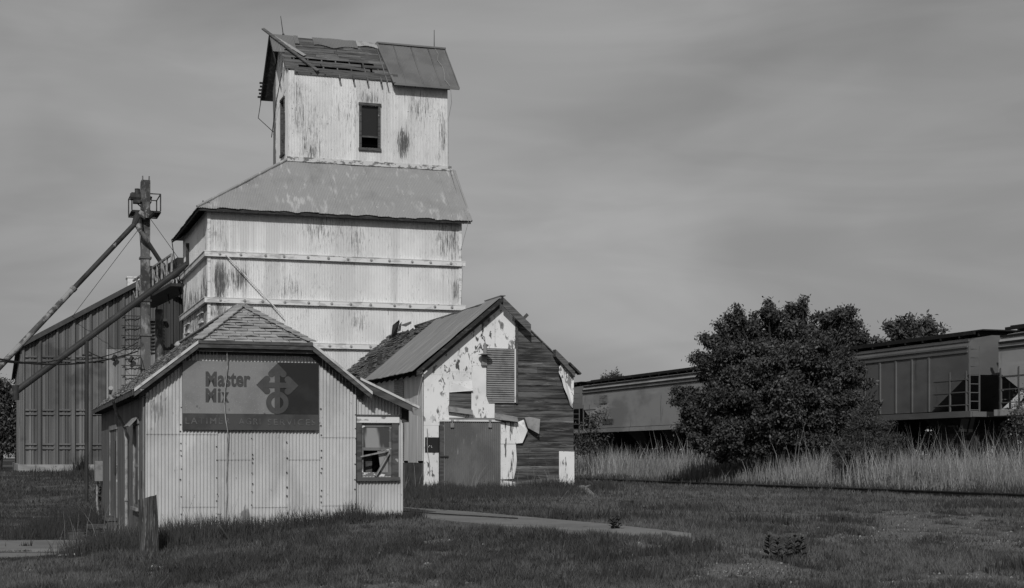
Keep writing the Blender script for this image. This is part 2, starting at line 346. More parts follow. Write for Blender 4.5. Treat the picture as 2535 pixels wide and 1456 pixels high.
M['ladder'] = mat('grubby_ladder_steel', 0.10, rough=0.7)
M['bark'] = mat('tree_bark', 0.045, [(0.025, ((9, 9, 2), 4, 0.45, 0.6))], rough=1.0)

# ------------------------------------------------------------------ terrain
def vnoise(x, y, seed=0):
    xi, yi = np.floor(x).astype(np.int64), np.floor(y).astype(np.int64); fx, fy = x - xi, y - yi
    fx, fy = fx * fx * (3 - 2 * fx), fy * fy * (3 - 2 * fy)
    def h(a, b):
        n = (a * 374761393 + b * 668265263 + seed * 1442695041) & 0xFFFFFFFF
        n = ((n ^ (n >> 13)) * 1274126177) & 0xFFFFFFFF
        return ((n ^ (n >> 16)) & 0xFFFF) / 65535.0
    return (h(xi, yi) * (1 - fx) + h(xi + 1, yi) * fx) * (1 - fy) + (h(xi, yi + 1) * (1 - fx) + h(xi + 1, yi + 1) * fx) * fy
def fbm(x, y, seed=0, o=4):
    s, a, t = 0, 1.0, 0
    for i in range(o): s = s + a * vnoise(x * 2 ** i, y * 2 ** i, seed + i); t += a; a *= 0.5
    return s / t
CTRL = np.array([(-7.1, 30, 0.0), (-7.0, 26, -.10), (-8.6, 27, -.28), (-9, 23, -.22), (-12, 27, -.32), (-9.3, 30.5, -.43), (-13, 31, -.42), (-9.6, 33.5, -.42), (-13, 34.5, -.42), (-9.9, 36.5, -.42), (-8.2, 31.5, -.30), (-10.6, 40, -.22), (-14, 45, .1), (-5, 30.3, .08), (-3.2, 31, .28), (-2.2, 31.2, .33), (-2.2, 36, .36), (-4.5, 40, .36), (0, 18, -.02),
    (6, 19, 0), (-6, 19, -.02), (0, 23.5, .12), (1.5, 25.3, .31), (2.8, 25.2, .31), (1.7, 28.4, .34), (.3, 31.8, .34), (.2, 26.9, .33), (-1.4, 30.2, .34), (-1, 35, .35), (-2.6, 37.8, .36), (-3.5, 50, .47), (2, 52.4, .47), (0, 44, .42),
    (15.6, 45, .36), (9.2, 54, .36), (5, 64, .36), (11, 30, .15), (6, 26, .14), (9, 38, .30), (5, 40, .36), (7, 22, .05), (-28, 88, .74), (-20, 88, .72), (-14, 66, .5), (-24, 60, .4), (-20, 40, .1), (4, 80, .4), (12, 65, .4), (30, 60, .4), (16, 30, .1), (-10, 12, -.1), (10, 12, -.1), (0, 5, -.1), (-40, 60, .4), (50, 100, .5), (0, 130, .6), (-60, 130, .8), (60, 20, .2), (-50, 20, .0)])
def hz(X, Y):
    X, Y = np.asarray(X, float), np.asarray(Y, float); sh = X.shape; X, Y = X.ravel(), Y.ravel()
    num, den = np.zeros_like(X), np.zeros_like(X)
    for (a, b, c) in CTRL:
        wgt = 1.0 / ((X - a) ** 2 + (Y - b) ** 2 + 0.6) ** 1.6; num += wgt * c; den += wgt
    return (num / den).reshape(sh)
def hz1(X, Y): return float(hz(np.array([X]), np.array([Y]))[0])
def gpt(u, v):
    z = 0.2
    for _ in range(6):
        D = (EYE - z) * KD / (v - HV); X = (u - CX) / KD * D; z = hz1(X, D)
    return V3((X, D, z))
SLAB = [(-1.95, 31.6), (-1.4, 30.2), (.15, 26.9), (1.55, 25.35), (2.9, 24.9), (1.75, 28.4), (.3, 31.8), (-1.05, 35), (-2.6, 37.8), (-4.2, 42), (-6.2, 42), (-2.6, 34)]
WALK = [(-19, 29.6), (-8.2, 29.7), (-7.9, 30.6), (-8.7, 33), (-9.9, 36.2), (-19, 36.4)]
def inside(poly, X, Y):
    r = np.zeros(X.shape, bool); n = len(poly)
    for i in range(n):
        (x0, y0), (x1, y1) = poly[i], poly[(i + 1) % n]
        if y0 == y1: continue
        r ^= ((y0 > Y) != (y1 > Y)) & (X < (x1 - x0) * (Y - y0) / (y1 - y0) + x0)
    return r
GRAV = [(2250, 1300, 260, 34, .9), (2420, 1345, 260, 16, .9), (2130, 1338, 200, 16, 1.0), (1800, 1353, 130, 9, 1.1), (1850, 1415, 170, 26, 1.1), (2330, 1440, 190, 20, .9), (1560, 1378, 90, 6, .6), (2070, 1392, 120, 16, .7),
        (1900, 1290, 90, 8, .8), (1700, 1243, 90, 12, .5), (2000, 1320, 70, 8, .8), (90, 1222, 60, 10, .7), (190, 1205, 70, 14, .8), (30, 1293, 60, 8, .5), (1480, 1405, 80, 8, .5)]
_gb = []
for (u, v, su, sv, k) in GRAV:
    p = gpt(u, v); q = gpt(u + su, v); r = gpt(u, v - sv)
    _gb.append((p.x, p.y, abs(q.x - p.x), abs(r.y - p.y), k, p.x / p.y))
def gravel_mask(X, Y):
    g = np.zeros_like(X)
    for (a, b, sx, sy, k, sl) in _gb:
        g = np.maximum(g, k * np.exp(-((X - a - sl * (Y - b)) / sx) ** 2 - ((Y - b) / sy) ** 2))
    n = fbm(X * 1.7, Y * 0.75, 5, 4) + 0.55 * (vnoise(X * 6, Y * 3, 9) - .5)
    return np.clip((g * 0.56 + n * 1.15 + .25 * (vnoise(X * 3.1, Y * 1.2, 77) - .5) - 0.785) / 0.12, 0, 1) * .9

def ground_sheet():
    xs = np.concatenate([[-900, -500, -250, -120, -80, -60, -48], np.arange(-40, -12, 1.0), np.arange(-12, 20, 0.2), np.arange(20, 60, 2.0), [60, 80, 120, 250, 500, 900]])
    ys = np.concatenate([[-60, -20, 0, 8, 12], np.arange(15, 48, 0.2), np.arange(48, 100, 1.0), np.arange(100, 160, 5), [160, 200, 300, 600, 1200, 2500]])
    X, Y = np.meshgrid(xs, ys); Z = hz(X, Y)
    near = np.exp(-np.maximum(0, Y - 60) / 30) * np.exp(-np.maximum(0, np.abs(X) - 30) / 20)
    Z = Z + near * (0.07 * (fbm(X * .8, Y * .8, 2) - .5) + 0.03 * (fbm(X * 3, Y * 3, 3) - .5))
    sl = inside(SLAB, X, Y) | inside(WALK, X, Y); Z = np.where(sl, np.minimum(Z, hz(X, Y) - .02), Z)
    co = np.stack([X, Y, Z], -1).reshape(-1, 3); nx, ny = len(xs), len(ys)
    i = np.arange(ny - 1)[:, None] * nx + np.arange(nx - 1)[None]; i = i.ravel()
    f = np.stack([i, i + 1, i + 1 + nx, i + nx], -1)
    m = mat('turf_soil', 0.046, [(0.028, ((1.1, 1.1, 1), 5, 0.42, 0.6)), (0.062, ((4, 4, 4), 5, 0.56, 0.70)), (0.018, ((9, 9, 9), 4, 0.60, 0.68))], rough=1.0, bump=1.0, bscale=(14, 14, 14), spec=0.05, attr=('gravel', 0.135))
    o = fast_mesh('ground', co, f, m, {'gravel': gravel_mask(X, Y).ravel()})
    o.data.polygons.foreach_set('use_smooth', [True] * len(f)); tag(o, kind='structure')
ground_sheet()

def slab(name, poly, z, m, th=0.25):
    s = MB(); s.prism([(x, y, (z if not callable(z) else z(x, y)) - th) for x, y in poly], (0, 0, th)); o = fixn(s.build(name, m)); return tag(o, kind='structure')
slab('driveway', SLAB, .375, M['concrete'])
slab('pavement', [(-19, 29.7), (-8.3, 29.8), (-8.0, 30.5), (-8.6, 31.5), (-19, 31.6)], -.35, M['concrete'])
slab('pavement', [(-19, 32.6), (-9.0, 32.5), (-8.8, 33.3), (-9.8, 36.1), (-19, 36.2)], -.34, M['concrete'])
s = MB()
for (a, b) in (((-3.4, 36.4), (-1.3, 32.6)), ((-1.3, 32.6), (.1, 30.6))): s.beam((a[0], a[1], .385), (b[0], b[1], .385), .05, .03)
tag(s.build('scale_edge_strip', M['iron']), 'dark steel strip set along the edge of the concrete driveway', 'metal strip')

# ------------------------------------------------------------------ railway (G: x across the tracks, y along them)
G = Frame(None, 0)
XT = 37.66; RAILZ = 1.70
s = MB(); s.prism([(XT - 4.2, -20, .2), (XT - 2.0, -20, RAILZ - .22), (XT + 2.0, -20, RAILZ - .22), (XT + 4.2, -20, .2)], (0, 230, 0))
o = fixn(s.build('ballast_bed', M['ballast'])); o.rotation_euler = (0, 0, TH); tag(o, kind='structure')
def rail_mb(x, z, y0, y1):
    s = MB(); s.box(x - .075, x + .075, y0, y1, z - .17, z - .15); s.box(x - .01, x + .01, y0, y1, z - .15, z - .035); s.box(x - .036, x + .036, y0, y1, z - .035, z); return s
tr = thing('railway_track', 'main railway track on raised ballast under the grain cars', 'railway track', (0, 0, 0), TH)
for dx in (-.72, .72): rail_mb(XT + dx, RAILZ, -20, 210).build('rail', M['rail'], tr)
s = MB()
for y in np.arange(-20, 210, .55): s.box(XT - 1.3, XT + 1.3, y - .11, y + .11, RAILZ - .36, RAILZ - .172)
o = s.build('sleepers', M['wood_black'], tr); o['kind'] = 'stuff'
tr = thing('siding_track', 'rusty disused siding rails low in the grass before the tall dry stalks', 'railway track', (0, 0, 0), TH)
for dx in (0, 1.44): rail_mb(28.5 + dx, .53, 5, 110).build('rail', M['rail'], tr)

# ------------------------------------------------------------------ grain cars
def car_mat(name, b, d, hi): return mat(name, b, [(d, ((0.25, .25, .5), 4, 0.42, 0.62)), (hi, ((0.5, .12, .9), 4, 0.60, 0.75)), (d * .6, ((2, 1.6, .35), 5, 0.60, 0.72))], rough=0.5, spec=0.4)
CARM = {'pale': car_mat('pale_car_paint', .30, .20, .40), 'mid': car_mat('grey_car_paint', .125, .09, .16), 'light': car_mat('light_car_paint', .34, .24, .42)}
M['panel_dark'] = mat('dark_stencil_panel', .07, [(.14, ((1, 3, 14), 3, .5, .6))]); M['panel_mid'] = mat('faded_stencil_panel', .20, [(.10, ((1, 2, 12), 3, .48, .6))])
M['under'] = mat('grimy_underframe', 0.014, [(0.03, ((2, 2, 2), 4, 0.52, 0.66))], rough=0.9)
def hopper(y0, y1, paint, label, ribs):
    r = thing('hopper_car', label, 'railway car', G.wld((XT, (y0 + y1) / 2, RAILZ)), TH, 'covered hopper cars in the passing train')
    Lh = (y1 - y0) / 2; P = CARM[paint]; W = 1.6; zs, zt = 1.54, 4.28; zr = 4.72
    side = [(-Lh + 2.55, 1.75), (-Lh, 3.15), (-Lh, zt), (Lh, zt), (Lh, 3.15), (Lh - 2.55, 1.75)]
    b = MB(); b.prism([(-W, y, z) for y, z in side], (2 * W, 0, 0))
    prof = [(-W, zt), (-W + .10, zt + .20), (-W + .42, zr - .12), (-.5, zr), (.5, zr), (W - .42, zr - .12), (W - .10, zt + .20), (W, zt)]
    b.prism([(x, -Lh + .02, z) for x, z in prof], (0, 2 * Lh - .04, 0))
    fixn(b.build('body', P, r))
    t = MB()
    for z in (zt - .02, zt - .22, 4.50): t.box(-W - .05 if z < 4.4 else -W + .02, -W + .06, -Lh + .05, Lh - .05, z - .045, z + .03)
    t.build('top_rail', M['under'] if paint != 'mid' else P, r)
    t = MB(); t.box(-W - .06, -W + .3, -Lh - .2, Lh + .2, zs - .06, zs + .18); t.box(W - .3, W + .06, -Lh - .2, Lh + .2, zs - .06, zs + .18); t.box(-W, W, -Lh - .25, -Lh - .05, zs - .05, zs + .15); t.box(-W, W, Lh + .05, Lh + .25, zs - .05, zs + .15)
    t.build('side_sill', P, r)
    if ribs:
        t = MB()
        for k in range(13):
            y = -Lh + 2.7 + k * (2 * Lh - 5.4) / 12; t.box(-W - .045, -W + .02, y - .05, y + .05, 1.76, zt - .3)
        t.build('ribs', P, r)
    for (ya, yb_, za, zb_) in () if ribs else ((-Lh + 3.2, -Lh + 4.6, 2.0, 2.5), (Lh - 4.4, Lh - 3.1, 3.3, 3.8), (-Lh + 3.4, -Lh + 4.4, 3.1, 3.4), (Lh - 5.4, Lh - 3.6, 2.0, 2.3)):
        MB().box(-W - .055, -W - .046, ya, yb_, za, zb_).build('data_panel', M['panel_dark' if za < 3 else 'panel_mid'], r)
    t = MB(); t.box(-1.0, 1.0, -Lh - .1, Lh + .1, zr + .17, zr + .22)
    for k in range(16): y = -Lh + .3 + k * (2 * Lh - .6) / 15; t.box(-.95, .95, y - .04, y + .04, zr - .02, zr + .17)
    t.box(-1.35, -1.25, -Lh + .05, Lh - .05, zr + .02, zr + .13)
    t.build('roof_walk', M['under'], r)
    t = MB()
    for k in range(4): y = -Lh + 2.6 + k * (2 * Lh - 5.2) / 3; t.prism([(-.9, y - 1.35, 1.76), (.9, y - 1.35, 1.76), (.9, y + 1.35, 1.76), (-.9, y + 1.35, 1.76)], (0, 0, -.02)); t.hexa([(-.35, y - .4, .45), (.35, y - .4, .45), (.35, y + .4, .45), (-.35, y + .4, .45), (-1.3, y - 1.5, 1.75), (1.3, y - 1.5, 1.75), (1.3, y + 1.5, 1.75), (-1.3, y + 1.5, 1.75)])
    t.build('hoppers', M['under'], r)
    for sy in (-1, 1):
        t = MB(); ye = sy * (Lh - .05)
        for x in (-1.55, -1.1): t.box(x - .025, x + .025, min(ye, ye + sy * .06), max(ye, ye + sy * .06), 1.6, zt)
        for k in range(8): t.box(-1.55, -1.1, min(ye, ye + sy * .05), max(ye, ye + sy * .05), 1.75 + k * .34, 1.78 + k * .34)
        for z in (1.95, 2.45, 2.95): t.box(-1.62, -1.58, min(ye - sy * 2.3, ye), max(ye - sy * 2.3, ye), z, z + .04)
        for yy in (ye - sy * .1, ye - sy * 1.2): t.box(-1.63, -1.57, yy - .03, yy + .03, 1.55, 3.3)
        t.build('end_ladder', M['ladder'], r)
        t = MB(); yc = sy * (Lh - 2.0)
        for x in (-1.0, 1.0): t.hexa([(x - .12, yc - 1.2, .35), (x + .12, yc - 1.2, .35), (x + .12, yc + 1.2, .35), (x - .12, yc + 1.2, .35), (x - .12, yc - .7, .85), (x + .12, yc - .7, .85), (x + .12, yc + .7, .85), (x - .12, yc + .7, .85)])
        t.box(-1.0, 1.0, yc - .3, yc + .3, .5, 1.2)
        tk = t.build('bogie', M['under'], r)
        for dy in (-.89, .89):
            t = MB()
            for x in (-.75, .75): t.tube([(x - .06, yc + dy, .457), (x + .06, yc + dy, .457)], .457, 20)
            t.tube([(-.75, yc + dy, .457), (.75, yc + dy, .457)], .08, 8); t.build('wheelset', M['rail'], tk)
        t = MB(); t.tube([(0, ye, 1.0), (0, ye + sy * .9, 1.0)], .14, 8); t.build('coupler', M['under'], r)
P0 = 50.7 + .95; PITCH = 22.04
hopper(P0 - PITCH, P0 - 1.9, 'light', 'light grey grain hopper car entering at the right edge', False)
hopper(P0, P0 + PITCH - 1.9, 'mid', 'ribbed mid grey grain hopper car right of the bushy tree', True)
hopper(P0 + PITCH, P0 + 2 * PITCH - 1.9, 'pale', 'smooth pale grain hopper car between the barn and the tree', False)
hopper(P0 + 2 * PITCH, P0 + 3 * PITCH - 1.9, 'mid', 'grey grain hopper car mostly hidden behind the barn', True)

# ------------------------------------------------------------------ grain elevator
T = Frame(515, 63.5)
def elevator():
    W = T.front(1141, 650).x; DEP = T.side(453, 700).y
    r = T.thing('grain_elevator', 'tall white corrugated wooden grain elevator with small cupola on top', 'grain elevator')
    ZE = 11.86; zt, yb = 14.46, 2.1; xc = T.front(714, 395, yb).x
    up = V3((0, 0, 1))
    def px(u, v, y=0): p = T.front(u, v, y); return p.x, p.z
    spots = []
    for (u, v, su, sv, k) in ((545, 695, 14, 45, 2.2), (592, 690, 24, 28, 1.3), (535, 580, 22, 30, .75), (800, 570, 60, 40, .5), (1095, 590, 30, 45, .6), (880, 600, 25, 50, .5), (540, 770, 30, 20, 1.0), (885, 790, 30, 30, .75), (720, 715, 30, 30, .5), (1130, 720, 14, 40, .9), (690, 660, 40, 30, .3), (1125, 600, 14, 50, .7)):
        x, z = px(u, v); spots.append((x, z, su / KD * 64, sv / KD * 64, k))
    cspots = []
    for (u, v, su, sv, k) in ((998, 355, 15, 32, 1.7), (1040, 260, 30, 40, .6), (770, 330, 40, 60, .35), (920, 245, 26, 18, .75), (1095, 330, 12, 60, .7), (860, 270, 60, 40, .3), (775, 378, 20, 22, .6), (740, 300, 20, 60, .3), (735, 215, 14, 40, .5)):
        x, z = px(u, v, yb); cspots.append((x, z, su / KD * 66, sv / KD * 66, k))
    def wr(sp, base=0.0):
        return lambda x, z: base + sum(k * math.exp(-((x - a) / sx) ** 2 - ((z - b) / sz) ** 2) for a, b, sx, sz, k in sp)
    # main walls: corrugated front and left, plain back, right side rising to the roof as a gable
    s = MB(); s.corr((0, 0, 0), (1, 0, 0), up, (0, -1, 0), 0, W, lambda x: 0, lambda x: ZE, amp=.013, rows=44, wear=wr(spots), dent=.012)
    s.build('wall', M['tower'], r, smooth=True)
    s = MB(); s.corr((0, 0, 0), (0, 1, 0), up, (-1, 0, 0), 0, DEP, lambda x: 0, lambda x: ZE, amp=.006, rows=30, dent=.015,
                     wear=lambda y, z: .4 * math.exp(-((z - 8) / 1.2) ** 2) + .15 * math.exp(-((y - 1) / .8) ** 2))
    s.build('wall', M['tower_side'], r, smooth=True)
    s = MB(); s.poly([(W, 0, 0), (W, DEP, 0), (W, DEP, ZE), (W, yb + 3.9, zt), (W, yb, zt), (W, 0, ZE)]); s.poly([(0, DEP, 0), (0, DEP, ZE), (W, DEP, ZE), (W, DEP, 0)])
    s.build('wall', M['tower_side'], r)
    for xa in (-.03, W - .10): MB().box(xa, xa + .13, -.035, -.012, .5, ZE).build('corner_trim', M['trim_tower'], r)
    # lower roof
    ov = .45; zl = ZE - .02 - ov * 1.02; zl = ZE - .04; e0 = (-.5, -ov); Wr = W + .38
    top = [(xc - .05, yb), (Wr - .10, yb), (Wr - .10, yb + 3.9), (xc - .05, yb + 3.9)]
    A, B = V3((-.5, -ov, zl)), V3((Wr, -ov, zl)); Cc, Dd = V3((Wr - .1, yb, zt)), V3((xc - .05, yb, zt))
    U = V3((1, 0, 0)); Vv = (V3((0, yb + ov, zt - zl))).normalized(); Nn = U.cross(Vv); LN = V3((0, yb + ov, zt - zl)).length
    def f0(u): return 0.02 * math.sin(u * 2.7) + 0.02 * math.sin(u * 7.3) + (0.03 if int(u / .8) % 3 == 1 else 0)
    hip = (xc - .05 + .5)
    def f1(u): return LN * min(1.0, u / hip) if u < hip else LN
    s = MB(); LX = (B - A).x; nsh = int(LX / .81)
    for k in range(nsh):
        ua, ub = LX * k / nsh, LX * (k + 1) / nsh + .04; jj = .03 * ((k * 7) % 3 - 1)
        s.corr(A + Nn * (.012 * (k % 2)), U, Vv, Nn, ua, min(ub, LX), lambda u: min(f0(u) + jj, f1(u)), f1, amp=.015, rows=8, dent=.03, phase=1)
    rf = s.build('roof', M['roof_galv'], r, smooth=True)
    Bk = DEP + .5; n2 = V3((-(zt - zl), 0, hip)).normalized()
    Us = V3((0, -1, 0)); Vs = V3((hip, 0, zt - zl)); Ls = Vs.length; Vs.normalize(); tot = Bk + ov; hf = (yb + ov); hb = Bk - (yb + 3.9)
    def g1(u):   # u from the back to the front along the left eave
        return Ls * min(1, u / hb, (tot - u) / hf)
    s = MB(); s.corr((-.5, Bk, zl), Us, Vs, Us.cross(Vs), 0, tot, lambda u: min(0.0, g1(u)), g1, amp=.012, rows=6, dent=.03)
    s.build('roof', M['roof_galv'], r, smooth=True)
    s = MB(); s.poly([(-.5, Bk, zl), (xc - .05, yb + 3.9, zt), (Wr - .1, yb + 3.9, zt), (Wr, Bk, zl)]); s.build('roof', M['roof_galv'], r)
    s = MB()     # sheathing and rafter ends under the eaves
    d = .09
    s.prism([(-.40, -ov + .05, zl - .03), (Wr - .05, -ov + .05, zl - .03), (Wr - .05, .02, zl + .38), (.25, .02, zl + .38)], (0, 0, -d))
    s.prism([(-.44, -ov + .05, zl - .03), (.02, -ov + .4, zl + .30), (.02, Bk - .4, zl + .30), (-.44, Bk - .05, zl - .03)], (0, 0, -d))
    for k in range(16): x = -.2 + k * (W + .2) / 15; s.beam((x, -ov + .08, zl - .09), (x, .05, zl + .33), .05, .10)
    for k in range(13): y = -.2 + k * (Bk) / 13; s.beam((-.42, y, zl - .1), (.05, y, zl + .24), .05, .12)
    s.build('eave_boards', M['wood_black'], r)
    s = MB(); s.tube([A + V3((-.0, 0, .03)), Dd + V3((0, 0, .05))], .06, 8); s.build('hip_cap', M['roof_galv'], r)
    s = MB(); s.beam(B + V3((-.02, 0, .0)), Cc + V3((-.02, 0, .0)), .05, .10); s.build('verge_trim', M['roof_galv'], r)
    # cupola
    zc = 18.42; y0, y1 = yb, yb + 3.9; ym = (y0 + y1) / 2; zr = 20.34; sl = (zr - zc) / (ym - y0)
    (wa, za), (wb, zb) = px(*C(1, 1135, 1240), yb), px(*C(1, 1290, 865), yb)
    s = MB(); s.corr((0, y0, 0), (1, 0, 0), up, (0, -1, 0), xc, W, lambda x: zt - .15, lambda x: zc - .05, amp=.013, rows=26, wear=wr(cspots, .06), dent=.012, openings=[(wa, wb, za, zb)])
    s.build('cupola_wall', M['tower'], r, smooth=True)
    p, q = T.side(*C(1, 425, 1310), x=xc), T.side(*C(1, 400, 915), x=xc)
    ya, yz = max(p.y, y0 + .45), q.y + .05
    if yz - ya < .5: ya, yz = y0 + .9, y0 + 2.3
    s = MB(); s.corr((xc, 0, 0), (0, 1, 0), up, (-1, 0, 0), y0, y1, lambda y: zt - 1.6, lambda y: zc + (ym - y0 - abs(y - ym)) * sl - .06, amp=.006, rows=20, dent=.02, openings=[(ya, yz, 15.0, 17.3)],
                     wear=lambda y, z: .9 * math.exp(-((y - y1) / .7) ** 2) + .5 * math.exp(-((z - 18.8) / .6) ** 2 - ((y - y0 - 1) / 1.2) ** 2))
    s.build('cupola_wall', M['tower_side'], r, smooth=True)
    s = MB(); s.poly([(W, y0, zt), (W, y1, zt), (W, y1, zc), (W, ym, zr - .08), (W, y0, zc)]); s.poly([(xc, y1, zt - 1.5), (W, y1, zt - 1.5), (W, y1, zc), (xc, y1, zc)])
    s.build('cupola_wall', M['tower_side'], r)
    s = MB(); s.box(xc + .3, W - .3, y0 + .5, y0 + .55, zt, zc - .2); s.box(xc + .45, xc + .5, y0 + .5, y1 - .3, zt, zc - .2); s.build('inner_wall', M['black'], r)
    s = MB(); s.box(xc - .06, W + .16, y0 - .10, y0 - .015, zt - .04, zt + .16)
    s.build('base_trim', mat('mossy_trim', .50, [(0.16, ((3, 3, 6), 5, 0.50, 0.58)), (0.07, ((9, 9, 9), 4, 0.60, 0.68))]), r)
    fw = .10
    def window(x0, x1, z0, z1, y, side=False):
        f = MB(); P = (lambda a, b, c, d, e, g: f.box(a, b, c, d, e, g)) if not side else (lambda a, b, c, d, e, g: f.box(xc + (c - y0), xc + (d - y0), a, b, e, g))
        P(x0 - fw, x0, y0 - .06, y0 + .10, z0 - .02, z1 + .02); P(x1, x1 + fw, y0 - .06, y0 + .10, z0 - .02, z1 + .02)
        P(x0 - fw - .03, x1 + fw + .03, y0 - .08, y0 + .10, z1 + .02, z1 + .13); P(x0 - fw - .03, x1 + fw + .03, y0 - .09, y0 + .12, z0 - .14, z0 - .02)
        P(x0, x1, y0 + .02, y0 + .07, z0 + (z1 - z0) * .25, z0 + (z1 - z0) * .29)
        wn = f.build('window', M['fascia'], r)
        g = MB()
        if side: g.box(xc + .08, xc + .085, x0, x1, z0, z1)
        else: g.box(x0, x1, y0 + .08, y0 + .085, z0 + (z1 - z0) * .29, z1)
        g.build('pane', M['glass_dark'], wn)
    window(wa, wb, za, zb, y0)
    window(ya, yz, 15.0, 17.3, y0, True)
    # cupola roof: bare boards on the left, metal on the right
    eo = .42; ye = y0 - eo; ze = zr - (ym - ye) * sl; Vc = V3((0, ym - ye, zr - ze)); Lc = Vc.length; Vc.normalize(); Nc = V3((1, 0, 0)).cross(Vc)
    xl, xr = xc - .5, W + .42
    xm0 = T.front(*C(1, 1440, 622), ye).x; xm1 = T.hit(*C(1, 1275, 275), (0, ym, zr), (0, 1, 0)).x
    O = V3((0, ye, ze))
    cr = MB(); cr.corr(O + Nc * .05, (1, 0, 0), Vc, Nc, min(xm0, xm1), xr, lambda x: max(0, (xm0 - x) / max(.01, xm0 - xm1) * Lc) if x < xm0 else 0, lambda x: Lc, amp=.013, rows=6, dent=.02)
    for x in np.arange(max(xm0, xm1) - .3, xr - .2, .82): cr.beam(O + V3((x, 0, 0)) + Nc * .055, O + V3((x, 0, 0)) + Nc * .055 + Vc * Lc, .05, .028, up=Nc)
    cr.build('cupola_roof', M['roof_dark'], r, smooth=True)
    s = MB(); s.beam((min(xm1, xm0), ym, zr + .07), (xr + .02, ym, zr + .07), .26, .07); s.beam((xm0, ye - .02, ze + .02), (xr, ye - .02, ze + .02), .05, .09); s.beam((xr, ye, ze + .03), (xr, ym, zr + .05), .04, .10)
    s.beam(O + V3((xm0, 0, 0)) + Nc * .08, O + V3((xm1, 0, 0)) + Vc * Lc + Nc * .08, .10, .05); s.build('ridge_cap', M['roof_dark'], r)
    bd = MB(); nb = 14; rr = random.Random(3)
    for k in range(nb):
        vb0 = .60; v0, v1 = vb0 + (Lc - vb0) * k / nb, vb0 + (Lc - vb0) * (k + .93) / nb
        xe = xm0 + (xm1 - xm0) * (k + .5) / nb + rr.uniform(-.05, .12); xs = xl + .38 + rr.uniform(-.05, .1)
        if k in (1, 4): segs = [(xs - .05, xs + (.55 if k == 1 else .25))] + [(xe - .7, xe)]
        elif k == 2: segs = [(xs, xs + 1.6), (xs + 1.63, xe - .9), (xe - .8, xe)]
        elif k == 3: segs = [(xs, xe - 1.2), (xe - 1.1, xe)]
        else:
            c = xs + rr.uniform(.3, .7) * (xe - xs); segs = [(xs, c - .008), (c + .008, xe)]
        for (a, b) in segs:
            n = max(1, int((b - a) / .8)); tl = rr.uniform(-.012, .022)
            sag = -.09 if k == 2 else 0
            pts = []
            for j in range(n):
                xa, xb = a + (b - a) * j / n, a + (b - a) * (j + 1) / n
                h = lambda x: rr.uniform(-.004, .006) + sag * math.exp(-((x - xe + .7) / .6) ** 2)
                ha, hb = h(xa), h(xb)
                q = [O + V3((x, 0, 0)) + Vc * v + Nc * (d + hh + (tl if v > v0 + 1e-6 else 0)) for d in (0, .022) for x, v, hh in ((xa, v0, ha), (xb, v0, hb), (xb, v1, hb), (xa, v1, ha))]
                pts.append(q)
            for q in pts: bd.hexa(q)
    bd.build('roof_boards', M['wood_grey'], r)
    s = MB()
    for k in range(9):
        x = xc + .35 + k * .62
        if x < xm0 + .4: s.beam(O + V3((x, 0, 0)) + Vc * (.12 if k >= 3 else .42) - Nc * .05, O + V3((x, 0, 0)) + Vc * Lc - Nc * .07, .05, .12, up=Nc)
    for k in range(11): x = xm0 + k * .5; s.beam(O + V3((min(x, W), 0, 0)) + Vc * .1 - Nc * .07, O + V3((min(x, W), 0, 0)) + Vc * Lc - Nc * .07, .05, .12, up=Nc)
    s.build('rafters', M['wood_grey'], r)
    s = MB(); s.box(xc + .25, xm0 + .25, y0 - .06, y0 - .03, zc - .20, zc + .12); s.box(xc + .1, W, y0 + .02, y0 + .06, zc - .3, zc + .05); s.build('eave_plate', M['wood_grey'], r)
    # back slope, its underside seen past the left gable
    s = MB(); yb2 = y1 + eo; q = [V3((xl - .02, ym, zr)), V3((xr, ym, zr)), V3((xr, yb2, ze)), V3((xl - .02, yb2, ze))]; s.prism(q, (0, 0, -.05))
    for k in range(5): z = ze + .08 + .13 * k; y = yb2 - (z - ze) / sl; s.box(xl - .16 + .04 * (k % 2), xl + .02, y - .05, y + .02, z - .03, z + .05)
    fixn(s.build('cupola_roof', M['wood_black'], r))
    s = MB(); s.prism([(xl, ye + .9, ze + .9 * sl), (xl, ym, zr), (xl, ym, zr - .16), (xl, ye + .9, ze + .9 * sl - .16)], (.03, 0, 0)); s.prism([(xl - .03, ym, zr), (xl - .03, yb2, ze), (xl - .03, yb2, ze - .18), (xl - .03, ym, zr - .18)], (.03, 0, 0))
    fixn(s.build('rake_board', M['wood_black'], r))
    s = MB(); s.corr(O + Nc * .07, (1, 0, 0), Vc, Nc, xl - .02, xl + 1.05, lambda x: Lc * (.56 if x < xl + .5 else .64), lambda x: Lc + .02, amp=.011, rows=3)
    s.corr(O + Nc * .09, (1, 0, 0), Vc, Nc, xl + 1.05, xl + 1.25, lambda x: Lc * .8, lambda x: Lc + .02, amp=.011, rows=3)
    s.corr(O + Nc * .075, (1, 0, 0), Vc, Nc, xl + 1.9, xl + 3.9, lambda x: Lc * (.80 + .03 * math.sin(x * 5) + .05 * max(0, x - xl - 3.2)), lambda x: Lc + .03, amp=.011, rows=3, dent=.04)
    s.build('roof_sheet', M['roof_dark'], r, smooth=True)
    s = MB(); s.corr(O + Nc * .075, (1, 0, 0), Vc, Nc, xl + 3.9, xm1, lambda x: Lc * (.88 + .02 * math.sin(x * 6) - .03 * (x - xl - 3.9) / 2), lambda x: Lc + .03, amp=.011, rows=3, dent=.05)
    s.build('roof_sheet', M['galv'], r, smooth=True, label='bright torn sheet along the ridge')
